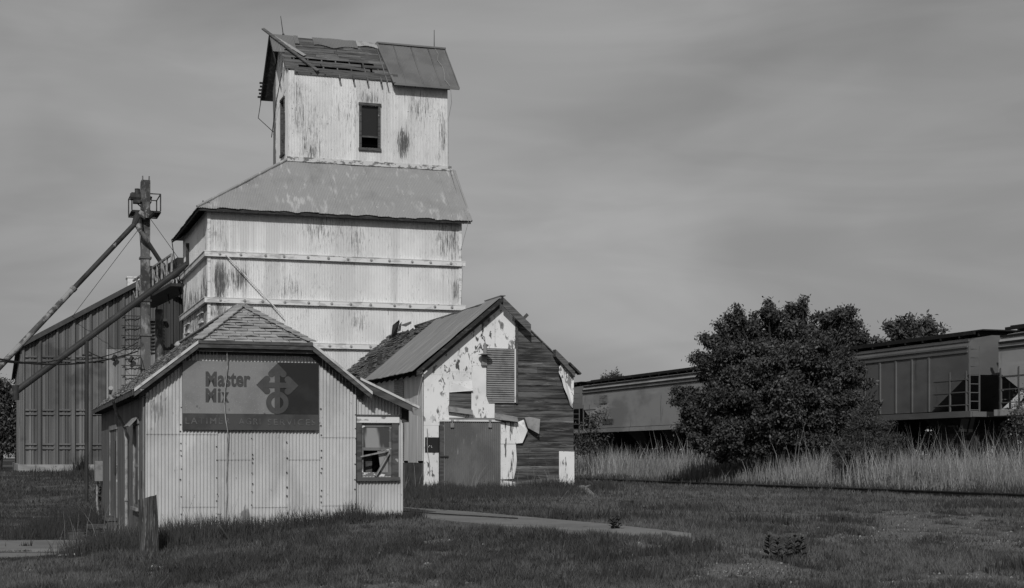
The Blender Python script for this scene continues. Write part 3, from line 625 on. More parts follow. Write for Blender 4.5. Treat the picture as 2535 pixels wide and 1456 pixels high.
    # bands round the bin section with bolts and washers
    for (v, k) in ((631, 12), (745, 12), (856, 12)):
        z = T.front(620 if v < 800 else 850, v).z if v < 800 else 5.35
        if v == 631: z = T.front(555, 630).z
        if v == 745: z = T.front(555, 744).z
        if v == 856: z = T.front(820, 857).z
        s = MB(); s.box(-.16, W + .16, -.16, -.012, z - .11, z + .11); s.box(-.16, -.012, -.012, DEP + .1, z - .11, z + .11); s.box(-.17, W + .17, -.175, -.16, z + .085, z + .115); s.box(-.19, -.16, -.16, DEP, z + .085, z + .115)
        bn = s.build('band', M['trim_tower'], r)
        for i in range(k):
            x = .5 + i * (W - .9) / (k - 1) + random.uniform(-.12, .12); b = MB()
            b.tube([(x, -.19, z), (x, -.155, z)], .06, 10); b.tube([(x, -.22, z), (x, -.18, z)], .028, 6)
            b.build('bolt', M['galv'], bn)
    s = MB(); a, b = px(557, 632), px(700, 785); s.tube([(a[0], -.22, a[1]), (b[0], -.22, b[1])], .026, 8); s.build('brace_rod', M['trim_tower'], r)
    for k, (cx_, cy_) in enumerate(((1718, 1262), (1602, 1352))):
        p = T.side(*C(3, cx_, cy_)); s = MB()
        for zz in (-.2, .2): s.box(-.10, -.005, p.y - .8, p.y + .8, p.z + zz - .025, p.z + zz + .02)
        s.build('side_vent', M['trim_tower'], r)
    # lightning rods and the cable down the right corner
    for xx in (xl + .62, xr - .5):
        s = MB(); lean = -.12 if xx < W / 2 else 0
        s.tube([(xx, ym, zr + .05), (xx + lean, ym, zr + .9)], [.02, .012], 6); s.tube([(xx, ym, zr + .02), (xx, ym, zr + .12)], .05, 8); s.build('lightning_rod', M['iron'], r)
    s = MB(); pts = [V3((xr - .5, ym, zr + .1))]
    for k in range(1, 7): pts.append(O + V3((xr - .5 + .08 * math.sin(k * 2.3), 0, 0)) + Vc * (Lc * (1 - k / 6)) + Nc * .10)
    pts += [V3((xr - .32, y0 - .3, zc - 1.0)), V3((W + .02, y0 - .05, zc - 1.7)), V3((W + .03, y0 - .05, zt + .3)), V3((W + .1, 1, zl + 1.5)), V3((W + .2, -.5, zl)), V3((W - .02, -.08, zl - 1.2)), V3((W + .02, -.2, 9.6)), V3((W - .08, -.08, 7)), V3((W + .02, -.2, 5))]
    s.tube(pts, .011, 6); s.build('ground_cable', M['wire_pale'], r)
    s = MB(); p = [V3((-.5, Bk - .3, zl)), V3((-.42, Bk - 1.0, zl - 1.2)), V3((-.06, DEP - .5, zl - 2.4)), V3((-.08, DEP - .3, 4.0))]; s.tube(p, .022, 6); s.build('hanging_cable', M['wire'], r); s = MB()
    p = [V3((xc - .3, y0 - .1, zc - .2)), V3((xc - .15, y0 + 2.2, zc - .95)), V3((xc - .08, y1, zc - 2.2))]; s.tube(p, .018, 6); s.tube([(xl, yb2 - .1, ze), (xl - .15, yb2 - .2, ze - .9), (xc, y1 - .2, ze - 1.6)], .018, 6)
    s.build('hanging_cable', M['wire'], r)
    # loose board lying down the cupola roof
    lb = MB(); a = O + V3((xl - .28, 0, 0)) + Vc * (Lc + .25) + Nc * .16; b = O + Vc * .42 + Nc * .12; b.x = T.hit(*C(1, 722, 522), O, Nc).x
    lb.beam(a, b, .15, .05, up=Nc); o = lb.build('loose_board', M['wood_grey']); o.location = T.o; o.rotation_euler = (0, 0, TH)
    tag(o, 'long loose plank fallen across the broken cupola roof of the grain elevator', 'board')
    lb = MB(); a = O + V3((xl + .15, 0, 0)) + Vc * (Lc * .93) + Nc * .10; b = O + V3((xl + 1.35, 0, 0)) + Vc * (Lc * .50) + Nc * .11
    lb.corr(a, (b - a).normalized(), Nc.cross((b - a).normalized()), Nc, 0, (b - a).length, lambda u: -.09, lambda u: .09, amp=.004, rows=1, lam=.3); o = lb.build('loose_sheet', M['roof_galv']); o.location = T.o; o.rotation_euler = (0, 0, TH)
    tag(o, 'narrow bent metal strip lying under the fallen plank on the cupola roof', 'metal strip')
elevator()

# ------------------------------------------------------------------ scale office with the feed sign
F = Frame(360, 30)
def shingles(mb, O, U, V, Nn, u0f, u1f, Lv, course=.145, tab=.30, curl=.03, rr=None):
    O, U, V, Nn = V3(O), V3(U), V3(V), V3(Nn); n = int(Lv / course) + 1
    for k in range(n):
        v0 = k * course - .03; v1 = min(Lv, v0 + course * 1.35); a, b = u0f(min(v0 + .03, Lv)), u1f(min(v0 + .03, Lv)); u = a - (tab / 2 if k % 2 else 0)
        while u < b:
            x0, x1 = max(u + .006, a), min(u + tab - .006, b); u += tab
            if x1 - x0 < .03: continue
            c = curl * rr.uniform(.3, 1.5); j = rr.uniform(-.008, .008); cm = (x0 + x1) / 2
            a1, b1 = u0f(min(v1, Lv)), u1f(min(v1, Lv)); y0, y1 = min(max(x0, a1), b1), min(max(x1, a1), b1)
            e = rr.uniform(.15, .9)
            P = lambda x, v, h: O + U * x + V * v + Nn * h
            # lower edge curls up at the middle or the corners
            m0 = (P(x0, v0 + j, .012 + c * e), P(cm, v0 - .012 + j, .012 + c), P(x1, v0 + j, .012 + c * rr.uniform(.15, .9)))
            m1 = (P(x0, v0 + .05, .012), P(cm, v0 + .05, .015), P(x1, v0 + .05, .012))
            tp = (P(y0, v1, .004), P((y0 + y1) / 2, v1, .004), P(y1, v1, .004))
            lo = [q - Nn * .014 for q in m0]
            mb.add([*m0, *m1, *tp, *lo], [(0, 1, 4, 3), (1, 2, 5, 4), (3, 4, 7, 6), (4, 5, 8, 7), (9, 10, 1, 0), (10, 11, 2, 1)])
def office():
    W = F.front(881, 1100).x; DEP = F.side(253, 1150).y
    r = F.thing('scale_office', 'small corrugated metal office with clipped gable roof and a broken window', 'office building')
    up = V3((0, 0, 1)); rr = random.Random(5)
    ov = .30
    pA, pB = F.front(489, 838, -ov), F.front(773, 842, -ov); zh = (pA.z + pB.z) / 2 - .06
    pe, pf = F.front(332, 960, -ov), F.front(921, 979, -ov); ze = (pe.z + pf.z) / 2 + .02; xe0, xe1 = pe.x, pf.x
    xm = (xe0 + xe1) / 2; sl = (zh - ze) / ((pA.x - xe0 + xe1 - pB.x) / 2); zr = ze + sl * (xm - xe0); hx = (zh - ze) / sl
    yr = 1.55      # where the hip meets the ridge
    ap = F.front(612, 733, yr)
    top = lambda x: min(zh - .02, ze + sl * min(x - xe0, xe1 - x) - .06)
    # front wall: sheets of corrugated metal, upper ones lapping over lower ones
    sheets = 6; s = MB(); xs = [W * i / sheets for i in range(sheets + 1)]
    laps = [(.0, 2.05), (0.62, 2.05), (1.55, 2.3), (.60, 2.3), (1.55, 2.3), (.62, 2.0)]
    wr = lambda x, z: .9 * math.exp(-((x - 1.95) / .10) ** 2 - ((z - .42) / .25) ** 2) + .5 * math.exp(-((x - .2) / .25) ** 2 - ((z - 2.55) / .3) ** 2)
    for i in range(sheets):
        zz = [-.4] + list(laps[i]) + [9]
        for j in range(3):
            if zz[j + 1] - zz[j] < .05: continue
            off = .006 * (i % 2) + .013 * j
            s.corr((0, -off, 0), (1, 0, 0), up, (0, -1, 0), xs[i] - (.03 if i else 0), xs[i + 1], (lambda z: (lambda x: z))(zz[j]), (lambda z: (lambda x: min(z, top(x))))(zz[j + 1] + .04), amp=.0165, seg=8, rows=7, dent=.012, wear=wr)
    s.build('front_wall', M['office'], r, smooth=True)
    s = MB()    # nail heads down the sheet laps
    for i in range(1, sheets + 1):
        z = .2
        while z < 2.6:
            x = xs[i] - .02 + rr.uniform(-.01, .01); s.tube([(x, -.05, z), (x, -.008, z)], .013, 5); z += rr.uniform(.07, .36)
    o = s.build('nail_heads', M['iron'], r); o['kind'] = 'stuff'
    # board side wall, back wall
    s = MB(); y = 0.0
    wy0, wy1 = F.side(346, 1100).y, F.side(334, 1100).y; dy0, dy1 = F.side(292, 1150).y, F.side(275, 1150).y
    zwin0, zwin1 = .62, 2.25
    while y < DEP:
        yy = min(DEP, y + .155); zb = -.1 + .16 * (rr.random() < .12)
        if not (wy0 < (y + yy) / 2 < wy1) and not (dy0 < (y + yy) / 2 < dy1): s.box(-.02, .012 * rr.random() , y + .006, yy - .006, zb - .12, ze + .18)
        else:
            a, b = (zwin0, zwin1) if y < 4 else (0, 2.25)
            if a > .1: s.box(-.02, .01, y + .006, yy - .006, zb, a)
            s.box(-.02, .01, y + .006, yy - .006, b, ze + .18)
        y = yy
    s.build('side_wall', M['wood_vert'], r)
    MB().box(.05, .08, .02, DEP - .1, -.3, ze + .1).build('inner_wall', M['wood_black'], r)
    s = MB(); s.poly([(0, DEP, -.4), (0, DEP, ze), (xm, DEP, zr - .1), (W, DEP, ze), (W, DEP, -.4)]); s.box(W - .02, W - .001, .03, DEP, -.4, ze + .1); s.build('back_wall', M['wood_vert'], r)
    s = MB(); s.box(-.045, -.025, .0, .30, .05, ze - .1); s.build('corner_trim', M['sheet_grey'], r)
    # side window and door
    def sidewin(name, a, b, z0, z1, m):
        f = MB(); f.box(-.04, .03, a - .06, a, z0 - .05, z1 + .03); f.box(-.04, .03, b, b + .08, z0 - .05, z1 + .03); f.box(-.05, .03, a - .10, b + .10, z1 + .03, z1 + .15); f.box(-.09, .03, a - .12, b + .12, z0 - .11, z0 - .05)
        return f.build(name, M['trim_worn'], r)
    o = sidewin('window', wy0, wy1, zwin0, zwin1, 0); MB().box(.005, .012, wy0, wy1, zwin0, zwin1).build('pane', M['glass_dark'], o); MB().box(-.01, .004, wy0, wy1, (zwin0 + zwin1) / 2 - .03, (zwin0 + zwin1) / 2 + .03).build('rail', M['trim_worn'], o)
    MB().beam((-.22, (wy0 + wy1) / 2, zwin1 - .02), (-.05, (wy0 + wy1) / 2, zwin1 + .16), wy1 - wy0, .03).build('awning_board', M['trim_worn'], o)
    o = sidewin('door_frame', dy0, dy1, .1, 2.25, 0); d = MB(); d.box(-.02, .0, dy0, dy1, .0, 2.25); d.build('door', M['wood_vert'], o); MB().box(-.05, -.021, dy0 + .15, dy0 + .75, 1.2, 2.0).build('door_pane', M['glass_dark'], o)
    MB().box(-.035, -.012, .28, .55, F.side(352, 1209).z, F.side(352, 1166).z).build('dark_plate', M['black'], r)
    MB().box(-.22, -.02, DEP - .55, DEP - .1, .95, 1.5).build('meter_box', M['sheet_grey'], r)
    s = MB(); s.tube([(-.14, DEP - .3, .96), (-.16, DEP - .3, .4), (-.12, DEP - .3, 0)], .03, 8); s.build('meter_conduit', M['wire_pale'], r)
    p = [F.side(*C(4, 612, 352), x=-.42), F.side(*C(4, 606, 392), x=-.42), F.side(*C(4, 622, 420), x=-.45), F.side(*C(4, 690, 575), x=-.10), F.side(*C(4, 697, 640), x=-.08), F.side(*C(4, 698, 1115), x=-.08)]
    s = MB(); s.tube([p[1], p[2], p[2].lerp(p[3], .5) + V3((-.03, 0, .0)), p[3], p[4], p[5]], .032, 8); s.tube([p[0], p[1]], [.05, .03], 8); s.tube([p[5] + V3((0, 0, .55)), p[5] + V3((0, 0, .62))], .045, 8)
    s.build('service_conduit', M['wire_pale'], r)
    # roof
    L = (V3((xm - xe0, 0, zr - ze))).length; Vl = V3((xm - xe0, 0, zr - ze)).normalized(); Nl = V3((-Vl.z, 0, Vl.x)); hl = (zh - ze) / Vl.z
    yb = DEP + .35
    dk = MB(); tk = .05
    dk.prism([(xe0, -ov, ze), (xe0 + hx, -ov, zh), (xm, yr, zr), (xm, yb, zr), (xe0, yb, ze)], (0, 0, -tk)); dk.prism([(xe1, -ov, ze), (xe1 - hx, -ov, zh), (xm, yr, zr), (xm, yb, zr), (xe1, yb, ze)], (0, 0, -tk))
    dk.prism([(xe0 + hx, -ov, zh), (xe1 - hx, -ov, zh), (xm, yr, zr)], (0, 0, -tk))
    roof = fixn(dk.build('roof', M['roof_under'], r))
    s = MB()
    def edge(v):  # front limit of the left slope for a height up the slope
        z = ze + Vl.z * v
        return -ov if z <= zh else -ov + (z - zh) / (zr - zh) * (yr + ov)
    shingles(s, (xe0, 0, ze), (0, -1, 0), Vl, Nl, lambda v: -yb, lambda v: -edge(v), L, rr=rr, curl=.02)
    s.build('shingles', M['shingle'], roof)
    s = MB(); Vr = V3((-Vl.x, 0, Vl.z)); Nr = V3((Vl.z, 0, Vl.x))
    shingles(s, (xe1, 0, ze), (0, 1, 0), Vr, Nr, lambda v: edge(v), lambda v: yb, L, rr=rr, curl=.02); s.build('shingles', M['shingle'], roof)
    s = MB(); Vh = V3((0, yr + ov, zr - zh)); Lh = Vh.length; Vh.normalize(); hw = xe1 - xe0 - 2 * hx; Nh = V3((1, 0, 0)).cross(Vh)
    shingles(s, (xe0 + hx, -ov, zh), (1, 0, 0), Vh, Nh, lambda v: hw / 2 * v / Lh, lambda v: hw - hw / 2 * v / Lh, Lh, rr=rr, curl=.032, course=.15, tab=.36); s.build('shingles', M['shingle'], roof)
    for (a, b) in (((xe0 + hx, -ov, zh), (xm, yr, zr)), ((xe1 - hx, -ov, zh), (xm, yr, zr))):    # hip caps, overlapping pieces
        c = MB(); a, b = V3(a), V3(b); n = 9
        for k in range(n):
            p0, p1 = a.lerp(b, k / n), a.lerp(b, min(1, (k + 1.12) / n)); c.beam(p0 + V3((0, 0, .055)), p1 + V3((0, 0, .03)), .20, .022)
        c.build('hip_cap', M['shingle'], roof)
    MB().beam((xm, yr, zr + .03), (xm, yb, zr + .03), .22, .03).build('ridge_cap', M['shingle'], roof)
    def fascia(a, b, dy=-.012, h=.15, lip=True):
        a, b = V3(a), V3(b); s = MB(); dn = V3((0, 0, -h)); o = V3((0, dy, 0)); t = V3((0, -.025, 0))
        s.prism([a + o + V3((0, 0, -.04)), b + o + V3((0, 0, -.04)), b + o + dn, a + o + dn], t); fixn(s.build('fascia', M['fascia'], roof))
        s = MB(); s.prism([a + o + t + V3((0, 0, .012)), b + o + t + V3((0, 0, .012)), b + o + t - V3((0, 0, .05)), a + o + t - V3((0, 0, .05))], (0, -.02, 0)); fixn(s.build('drip_edge', M['drip'] if lip else M['fascia'], roof))
    fascia((xe0, -ov, ze), (xe0 + hx, -ov, zh)); fascia((xe1 - hx, -ov, zh), (xe1, -ov, ze)); fascia((xe0 + hx, -ov, zh), (xe1 - hx, -ov, zh), dy=-.016, h=.13, lip=False)
    s = MB()   # soffit boards and the inner frieze under the overhang
    s.prism([(xe0 + .12, -.02, ze + .12 * sl - .10), (xe0 + hx, -.02, zh - .10), (xe1 - hx, -.02, zh - .10), (xe1 - .12, -.02, ze + .12 * sl - .10), (xe1 - .12, -.02, ze + .12 * sl - .27), (xe1 - hx, -.02, zh - .24), (xe0 + hx, -.02, zh - .24), (xe0 + .12, -.02, ze + .12 * sl - .27)], (0, -.03, 0))
    fixn(s.build('frieze', M['fascia'], roof))
    s = MB(); s.beam((xe0 + hx - .1, -ov + .07, zh - .16), (xe1 - hx + .1, -ov + .07, zh - .16), .06, .07); s.build('soffit_rail', M['fascia'], roof)
    s = MB(); s.prism([(xe0 - .01, -ov, ze - .01), (xe0 - .01, yb, ze - .01), (xe0 - .01, yb, ze - .12), (xe0 - .01, -ov, ze - .12)], (-.02, 0, 0))
    for k in range(26): y = .1 + k * (yb - .2) / 26; s.box(xe0 + .02, .0, y, y + .05, ze - .13, ze - .03)
    fixn(s.build('eave_fascia', M['fascia'], roof))
    v = MB(); vp = F.hit(*C(3, 1522, 1440), (xm - .5, 0, 0), (1, 0, 0)); vp = V3((xm - .35, yb - 1.2, zr - .35))
    vp = vp + V3((.22, 0, .0)); v.tube([vp - V3((0, 0, .3)), vp + V3((0, 0, .30))], .07, 12); v.tube([vp + V3((0, 0, .03)), vp + V3((0, 0, .07))], .10, 12)
    hp = vp + V3((0, 0, .27)); v.tube([hp + V3((.05, 0, 0))] + [hp + V3((.05, 0, .14 * math.sin(k / 5 * 1.5))) for k in range(1, 6)], [.14] + [.14 * math.cos(k / 5 * 1.5) + .004 for k in range(1, 6)], 14)
    v.build('roof_vent', M['galv'], roof, smooth=False)
    # lean-to
    b = F.front(997, 1200, .06); x0, x1 = W, b.x; yf = .06; LD = 5.0
    ta, tb = F.front(878, 930, -.28), F.front(1037, 1008, -.28); s1 = (tb.z - ta.z) / (tb.x - ta.x); zt = lambda x: ta.z + s1 * (x - ta.x)
    wx0, wz0 = F.front(*C(6, 1950, 520), yf).x, F.front(*C(6, 1950, 520), yf).z; wx1, wz1 = F.front(*C(6, 2165, 150), yf).x, F.front(*C(6, 2165, 150), yf).z
    s = MB(); s.corr((0, yf, 0), (1, 0, 0), up, (0, -1, 0), x0 + .015, x1, lambda x: -.1, lambda x: zt(x) - .10, amp=.0165, seg=8, rows=8, dent=.012, openings=[(wx0, wx1, wz0, wz1)])
    s.build('lean_to_wall', M['office'], r, smooth=True)
    s = MB(); s.corr((x1, yf, 0), (0, 1, 0), up, (1, 0, 0), 0, LD, lambda y: -.1, lambda y: zt(x1) - .1, amp=.0105, rows=2); s.poly([(x0, yf + LD, 0), (x1, yf + LD, 0), (x1, yf + LD, zt(x1) - .1), (x0, yf + LD, zt(x0) - .1)]); s.build('lean_to_wall', M['office'], r, smooth=True)
    s = MB(); xa, xb = W - .02, tb.x; s.prism([(xa, -.28, zt(xa)), (xb, -.28, zt(xb)), (xb, yf + LD, zt(xb)), (xa, yf + LD, zt(xa))], (0, 0, -.05)); lr = fixn(s.build('lean_to_roof', M['roof_under'], r))
    Vx = V3((xa - xb, 0, zt(xa) - zt(xb))); Ll = Vx.length; Vx.normalize(); s = MB(); shingles(s, (xb, 0, zt(xb)), (0, 1, 0), Vx, V3((-Vx.z, 0, Vx.x)) * -1 if Vx.x > 0 else V3((Vx.z, 0, -Vx.x)), lambda v: -.30, lambda v: yf + LD, Ll, rr=rr, curl=.03); s.build('shingles', M['shingle'], lr)
    s = MB(); a, c = V3((W + .02, -.29, zt(W + .02))), V3((xb, -.29, zt(xb))); s.prism([a - V3((0, 0, .03)), c - V3((0, 0, .03)), c - V3((0, 0, .16)), a - V3((0, 0, .20))], (0, -.025, 0)); fixn(s.build('fascia', M['fascia'], lr))
    s = MB(); s.prism([a + V3((0, -.026, .015)), c + V3((0, -.026, .015)), c + V3((0, -.026, -.035)), a + V3((0, -.026, -.035))], (0, -.02, 0)); fixn(s.build('drip_edge', M['drip'], lr))
    s = MB(); s.box(x1 - .02, x1 + .12, .02, .14, zt(x1) - .42, zt(x1) - .12); s.beam((x1 + .02, -.2, zt(x1) - .12), (x1 + .02, LD, zt(x1) - .12), .08, .12); s.build('rafter_end', M['wood_black'], lr)
    s = MB(); s.hexa([(xb - .14, -.36, zt(xb) - .16), (xb + .06, -.36, zt(xb) - .20), (xb + .05, -.1, zt(xb) - .12), (xb - .1, -.1, zt(xb) - .08), (xb - .16, -.37, zt(xb) - .02), (xb + .03, -.37, zt(xb) - .06), (xb + .05, -.1, zt(xb) + .03), (xb - .1, -.1, zt(xb) + .04)]); s.build('splintered_end', M['wood_pale'], lr)
    # the broken sash window
    f = MB(); f.box(x0 + .02, wx0, yf - .06, yf + .04, wz0 - .02, wz1 + .02); f.box(wx1, wx1 + .13, yf - .06, yf + .04, wz0 - .02, wz1 + .02); f.box(x0 + .02, wx1 + .16, yf - .09, yf + .05, wz0 - .10, wz0 - .02)
    wn = f.build('window', M['fascia'], r)
    MB().box(x0 + .02, wx1 + .15, yf - .07, yf + .04, wz1 + .02, wz1 + .16).build('lintel', M['trim'], wn)
    MB().box(x0 + .01, wx1 + .17, yf - .10, yf - .01, wz1 + .16, wz1 + .185).build('drip_cap', M['fascia'], wn)
    zm = wz0 + (wz1 - wz0) * .52; fw = .05
    f = MB(); f.box(wx0, wx0 + fw, yf, yf + .05, wz0, wz1); f.box(wx1 - fw, wx1, yf, yf + .05, wz0, wz1); f.box(wx0 + fw, wx1 - fw, yf + .002, yf + .048, wz1 - .07, wz1); f.box(wx0 + fw, wx1 - fw, yf + .002, yf + .048, wz0, wz0 + .08); f.box(wx0 + fw, wx1 - fw, yf - .005, yf + .05, zm - .03, zm + .03)
    f.build('sash', M['sash'], wn)
    f = MB(); f.box(wx0 + fw, wx1 - fw, yf + .02, yf + .025, zm + .03, wz1 - .07); f.build('pane', M['glass'], wn, label='upper window pane with a painted pale reflection')
    f = MB(); f.poly([(wx1 - .22, yf + .022, wz0 + .08), (wx1 - fw, yf + .022, wz0 + .08), (wx1 - fw, yf + .022, zm - .03), (wx1 - .3, yf + .022, zm - .03), (wx1 - .26, yf + .022, wz0 + .4)]); f.build('pane', M['glass'], wn, label='broken lower window pane')
    MB().box(wx0 - .1, wx1 + .1, yf + .9, yf + .93, 0, wz1 + .3).build('inner_partition', M['wood_grey'], r)
    MB().box(wx0 + .02, wx0 + .3, yf + .30, yf + .33, wz0, zm - .1).build('curtain_board', M['fascia'], r)
    for (q0, q1) in (((1945, 382), (2150, 340)), ((2052, 520), (2150, 352))):
        a, c = F.front(*C(6, *q0), yf - .05), F.front(*C(6, *q1), yf - .05); MB().beam(a, c, .03, .05 if q0[1] < 400 else .06, up=(0, 1, 0)).build('nailed_board', M['wood_pale'], wn)
    MB().prism([F.front(*C(6, x, y), yf - .1) for x, y in ((2075, 520), (2095, 503), (2120, 508), (2112, 520))], (0, -.01, 0)).build('paper_scrap', M['white'], wn)
    # dark board standing in for the shaded gap under the side wall
    MB().box(.02, .05, .3, DEP - .2, -.8, .0).build('gap_shade_board', M['wood_black'], r)
    # concrete steps at the side door
    p = F.side(255, 1300, x=-.6)
    stp = F.thing('concrete_steps', 'dark concrete steps below the side door of the metal office', 'steps')
    ys = F.side(295, 1300).y; xa = F.front(263, 1300, ys).x; xb = F.front(221, 1300, ys).x; zt_ = F.front(280, 1283, ys).z; zl_ = F.front(240, 1304, ys).z
    s = MB(); s.box(xa + .04, -.04, ys + .03, ys + 1.5, -.7, zt_ - .07); s.box(xa, -.03, ys, ys + 1.54, zt_ - .07, zt_); s.build('upper_step', M['concrete_dark'], stp)
    s = MB(); s.box(xb + .04, xa + .03, ys + .04, ys + 1.45, -.7, zl_ - .06); s.box(xb, xa + .02, ys + .01, ys + 1.5, zl_ - .06, zl_); s.build('lower_step', M['concrete_dark'], stp)
    s = MB(); s.box(xb - .45, xb + .03, ys + .1, ys + 1.4, -.7, zl_ - .19); s.build('bottom_step', M['concrete_dark'], stp)
    # ---------------- the feed sign
    sg = F.thing('feed_sign', 'wide weathered metal sign with arrow emblem on the office gable', 'sign')
    q = [F.front(*uv, -.06) for uv in ((451, 893), (788, 899), (788, 1067), (451, 1063))]; X0, X1 = (q[0].x + q[3].x) / 2, (q[1].x + q[2].x) / 2; Z1, Z0 = (q[0].z + q[1].z) / 2, (q[2].z + q[3].z) / 2
    SX = lambda x: X0 + (x - 80) / 2300 * (X1 - X0); SZ = lambda y: Z1 - (y - 112) / 1155 * (Z1 - Z0)
    y = -.095; zs = SZ(985 + 8); xsplit = SX(1668)
    MB().box(X0, X1, y, y + .05, Z0, Z1).build('back_board', M['sign_strip'], sg)
    MB().box(X0 + .004, xsplit, y - .004, y - .0005, zs, Z1 - .004).build('pale_face', M['sign_pale'], sg)
    MB().box(xsplit, X1 - .004, y - .004, y - .0005, zs, Z1 - .004).build('dark_face', M['sign_dark'], sg)
    def text(body, x0, x1, z0, z1, yy, m, bold, name, hs=None):
        c = bpy.data.curves.new(name, 'FONT'); c.body = body; c.extrude = .5; c.offset = bold; c.resolution_u = 4; c.space_character = 1.0 if not hs else hs
        o = bpy.data.objects.new(name, c); COL.objects.link(o); bpy.context.view_layer.update()
        me = bpy.data.meshes.new_from_object(o.evaluated_get(bpy.context.evaluated_depsgraph_get())); bpy.data.objects.remove(o)
        co = np.zeros(len(me.vertices) * 3, np.float32); me.vertices.foreach_get('co', co); co = co.reshape(-1, 3); a, b = co.min(0), co.max(0)
        n = np.empty_like(co); n[:, 0] = x0 + (co[:, 0] - a[0]) / (b[0] - a[0]) * (x1 - x0); n[:, 2] = z0 + (co[:, 1] - a[1]) / (b[1] - a[1]) * (z1 - z0); n[:, 1] = yy - (co[:, 2] > 0) * .005
        me.vertices.foreach_set('co', n.ravel()); me.materials.append(m); me.update(); o = bpy.data.objects.new(name, me); COL.objects.link(o); o.parent = sg; return o
    # heavy condensed lettering
    text('M', SX(462), SX(648), SZ(540), SZ(288), y - .005, M['sign_ink'], .055, 'lettering')
    text('aster', SX(662), SX(1212), SZ(542), SZ(302), y - .005, M['sign_ink'], .034, 'lettering', 1.0)
    text('M', SX(462), SX(640), SZ(805), SZ(570), y - .005, M['sign_ink'], .055, 'lettering')
    text('i', SX(664), SX(714), SZ(806), SZ(570), y - .005, M['sign_ink'], .03, 'lettering'); text('x', SX(722), SX(852), SZ(806), SZ(632), y - .005, M['sign_ink'], .04, 'lettering')
    for body, a, b, dz in (('LATIMER', 130, 872, 0), ('AGRI', 1015, 1382, 6), ('SERVICES', 1505, 2325, 14)): text(body, SX(a), SX(b), SZ(1168 + dz), SZ(1062 + dz), y - .0015, M['sign_ghost'], .004, 'lettering', 1.25)
    def emb(pts, lvl, name='emblem'):
        s = MB(); s.prism([(SX(a), y - .005 - lvl, SZ(b)) for a, b in pts], (0, -.006, 0)); fixn(s.build(name, M['sign_ink'], sg))
    def chevron(ax, ay, dx, dy):
        """arrowhead with rounded barbs, tip at (ax, ay), pointing along (dx, dy)"""
        L, wd = 200, 112; pts = [(0, 0)]; k = 1 / math.sqrt(2); e = (k, -k)     # along the right edge
        inn = (-k, -k)
        pts.append((e[0] * L, e[1] * L)); c = (e[0] * L + inn[0] * wd / 2, e[1] * L + inn[1] * wd / 2)
        for j in range(1, 8):
            t = math.pi * j / 8; pts.append((c[0] - inn[0] * wd / 2 * math.cos(t) + e[0] * wd / 2 * math.sin(t), c[1] - inn[1] * wd / 2 * math.cos(t) + e[1] * wd / 2 * math.sin(t)))
        pts.append((e[0] * L + inn[0] * wd, e[1] * L + inn[1] * wd)); pts.append((0, -wd * 1.414))
        pts += [(-x, z) for x, z in pts[1:-1][::-1]]
        out = []
        for x, z in pts:                      # local up is the pointing direction
            out.append((ax + x * -dy + (z) * dx, ay + x * dx + z * dy))
        return out
    emb(chevron(1668, 130, 0, -1), .000); emb(chevron(1310, 500, -1, 0), .001); emb(chevron(2028, 505, 1, 0), .002)
    emb([(1622, 230), (1712, 230), (1712, 930), (1622, 930)], .004); emb([(1430, 457), (1900, 457), (1900, 547), (1430, 547)], .006)
    s = MB(); n = 40
    for k in range(n):
        a, b = 2 * math.pi * k / n, 2 * math.pi * (k + 1) / n
        P = lambda rad, t: (SX(1668 + rad * math.cos(t)), y - .013, SZ(798 + rad * math.sin(t)))
        s.prism([P(104, a), P(192, a), P(192, b), P(104, b)], (0, .008, 0))
    fixn(s.build('emblem', M['sign_ink'], sg))
    # the pale cable hanging over the sign
    s = MB(); pts = [F.front(*C(5, a, b), -.15 if b > 560 else -.2) for a, b in ((820, 465), (822, 560), (826, 640), (805, 830), (797, 960), (810, 1090), (826, 1185))] + [F.front(*C(6, a, b), -.05) for a, b in ((1003, 440), (998, 560), (1003, 640), (993, 800), (990, 905))]
    s.tube(pts, .011, 6); o = s.build('hanging_wire', M['wire_pale']); o.location = F.o; o.rotation_euler = (0, 0, TH); tag(o, 'thin pale cable dangling down over the sign and the corrugated wall', 'cable')
    return W, DEP, ze
OW, ODEP, OZE = office()

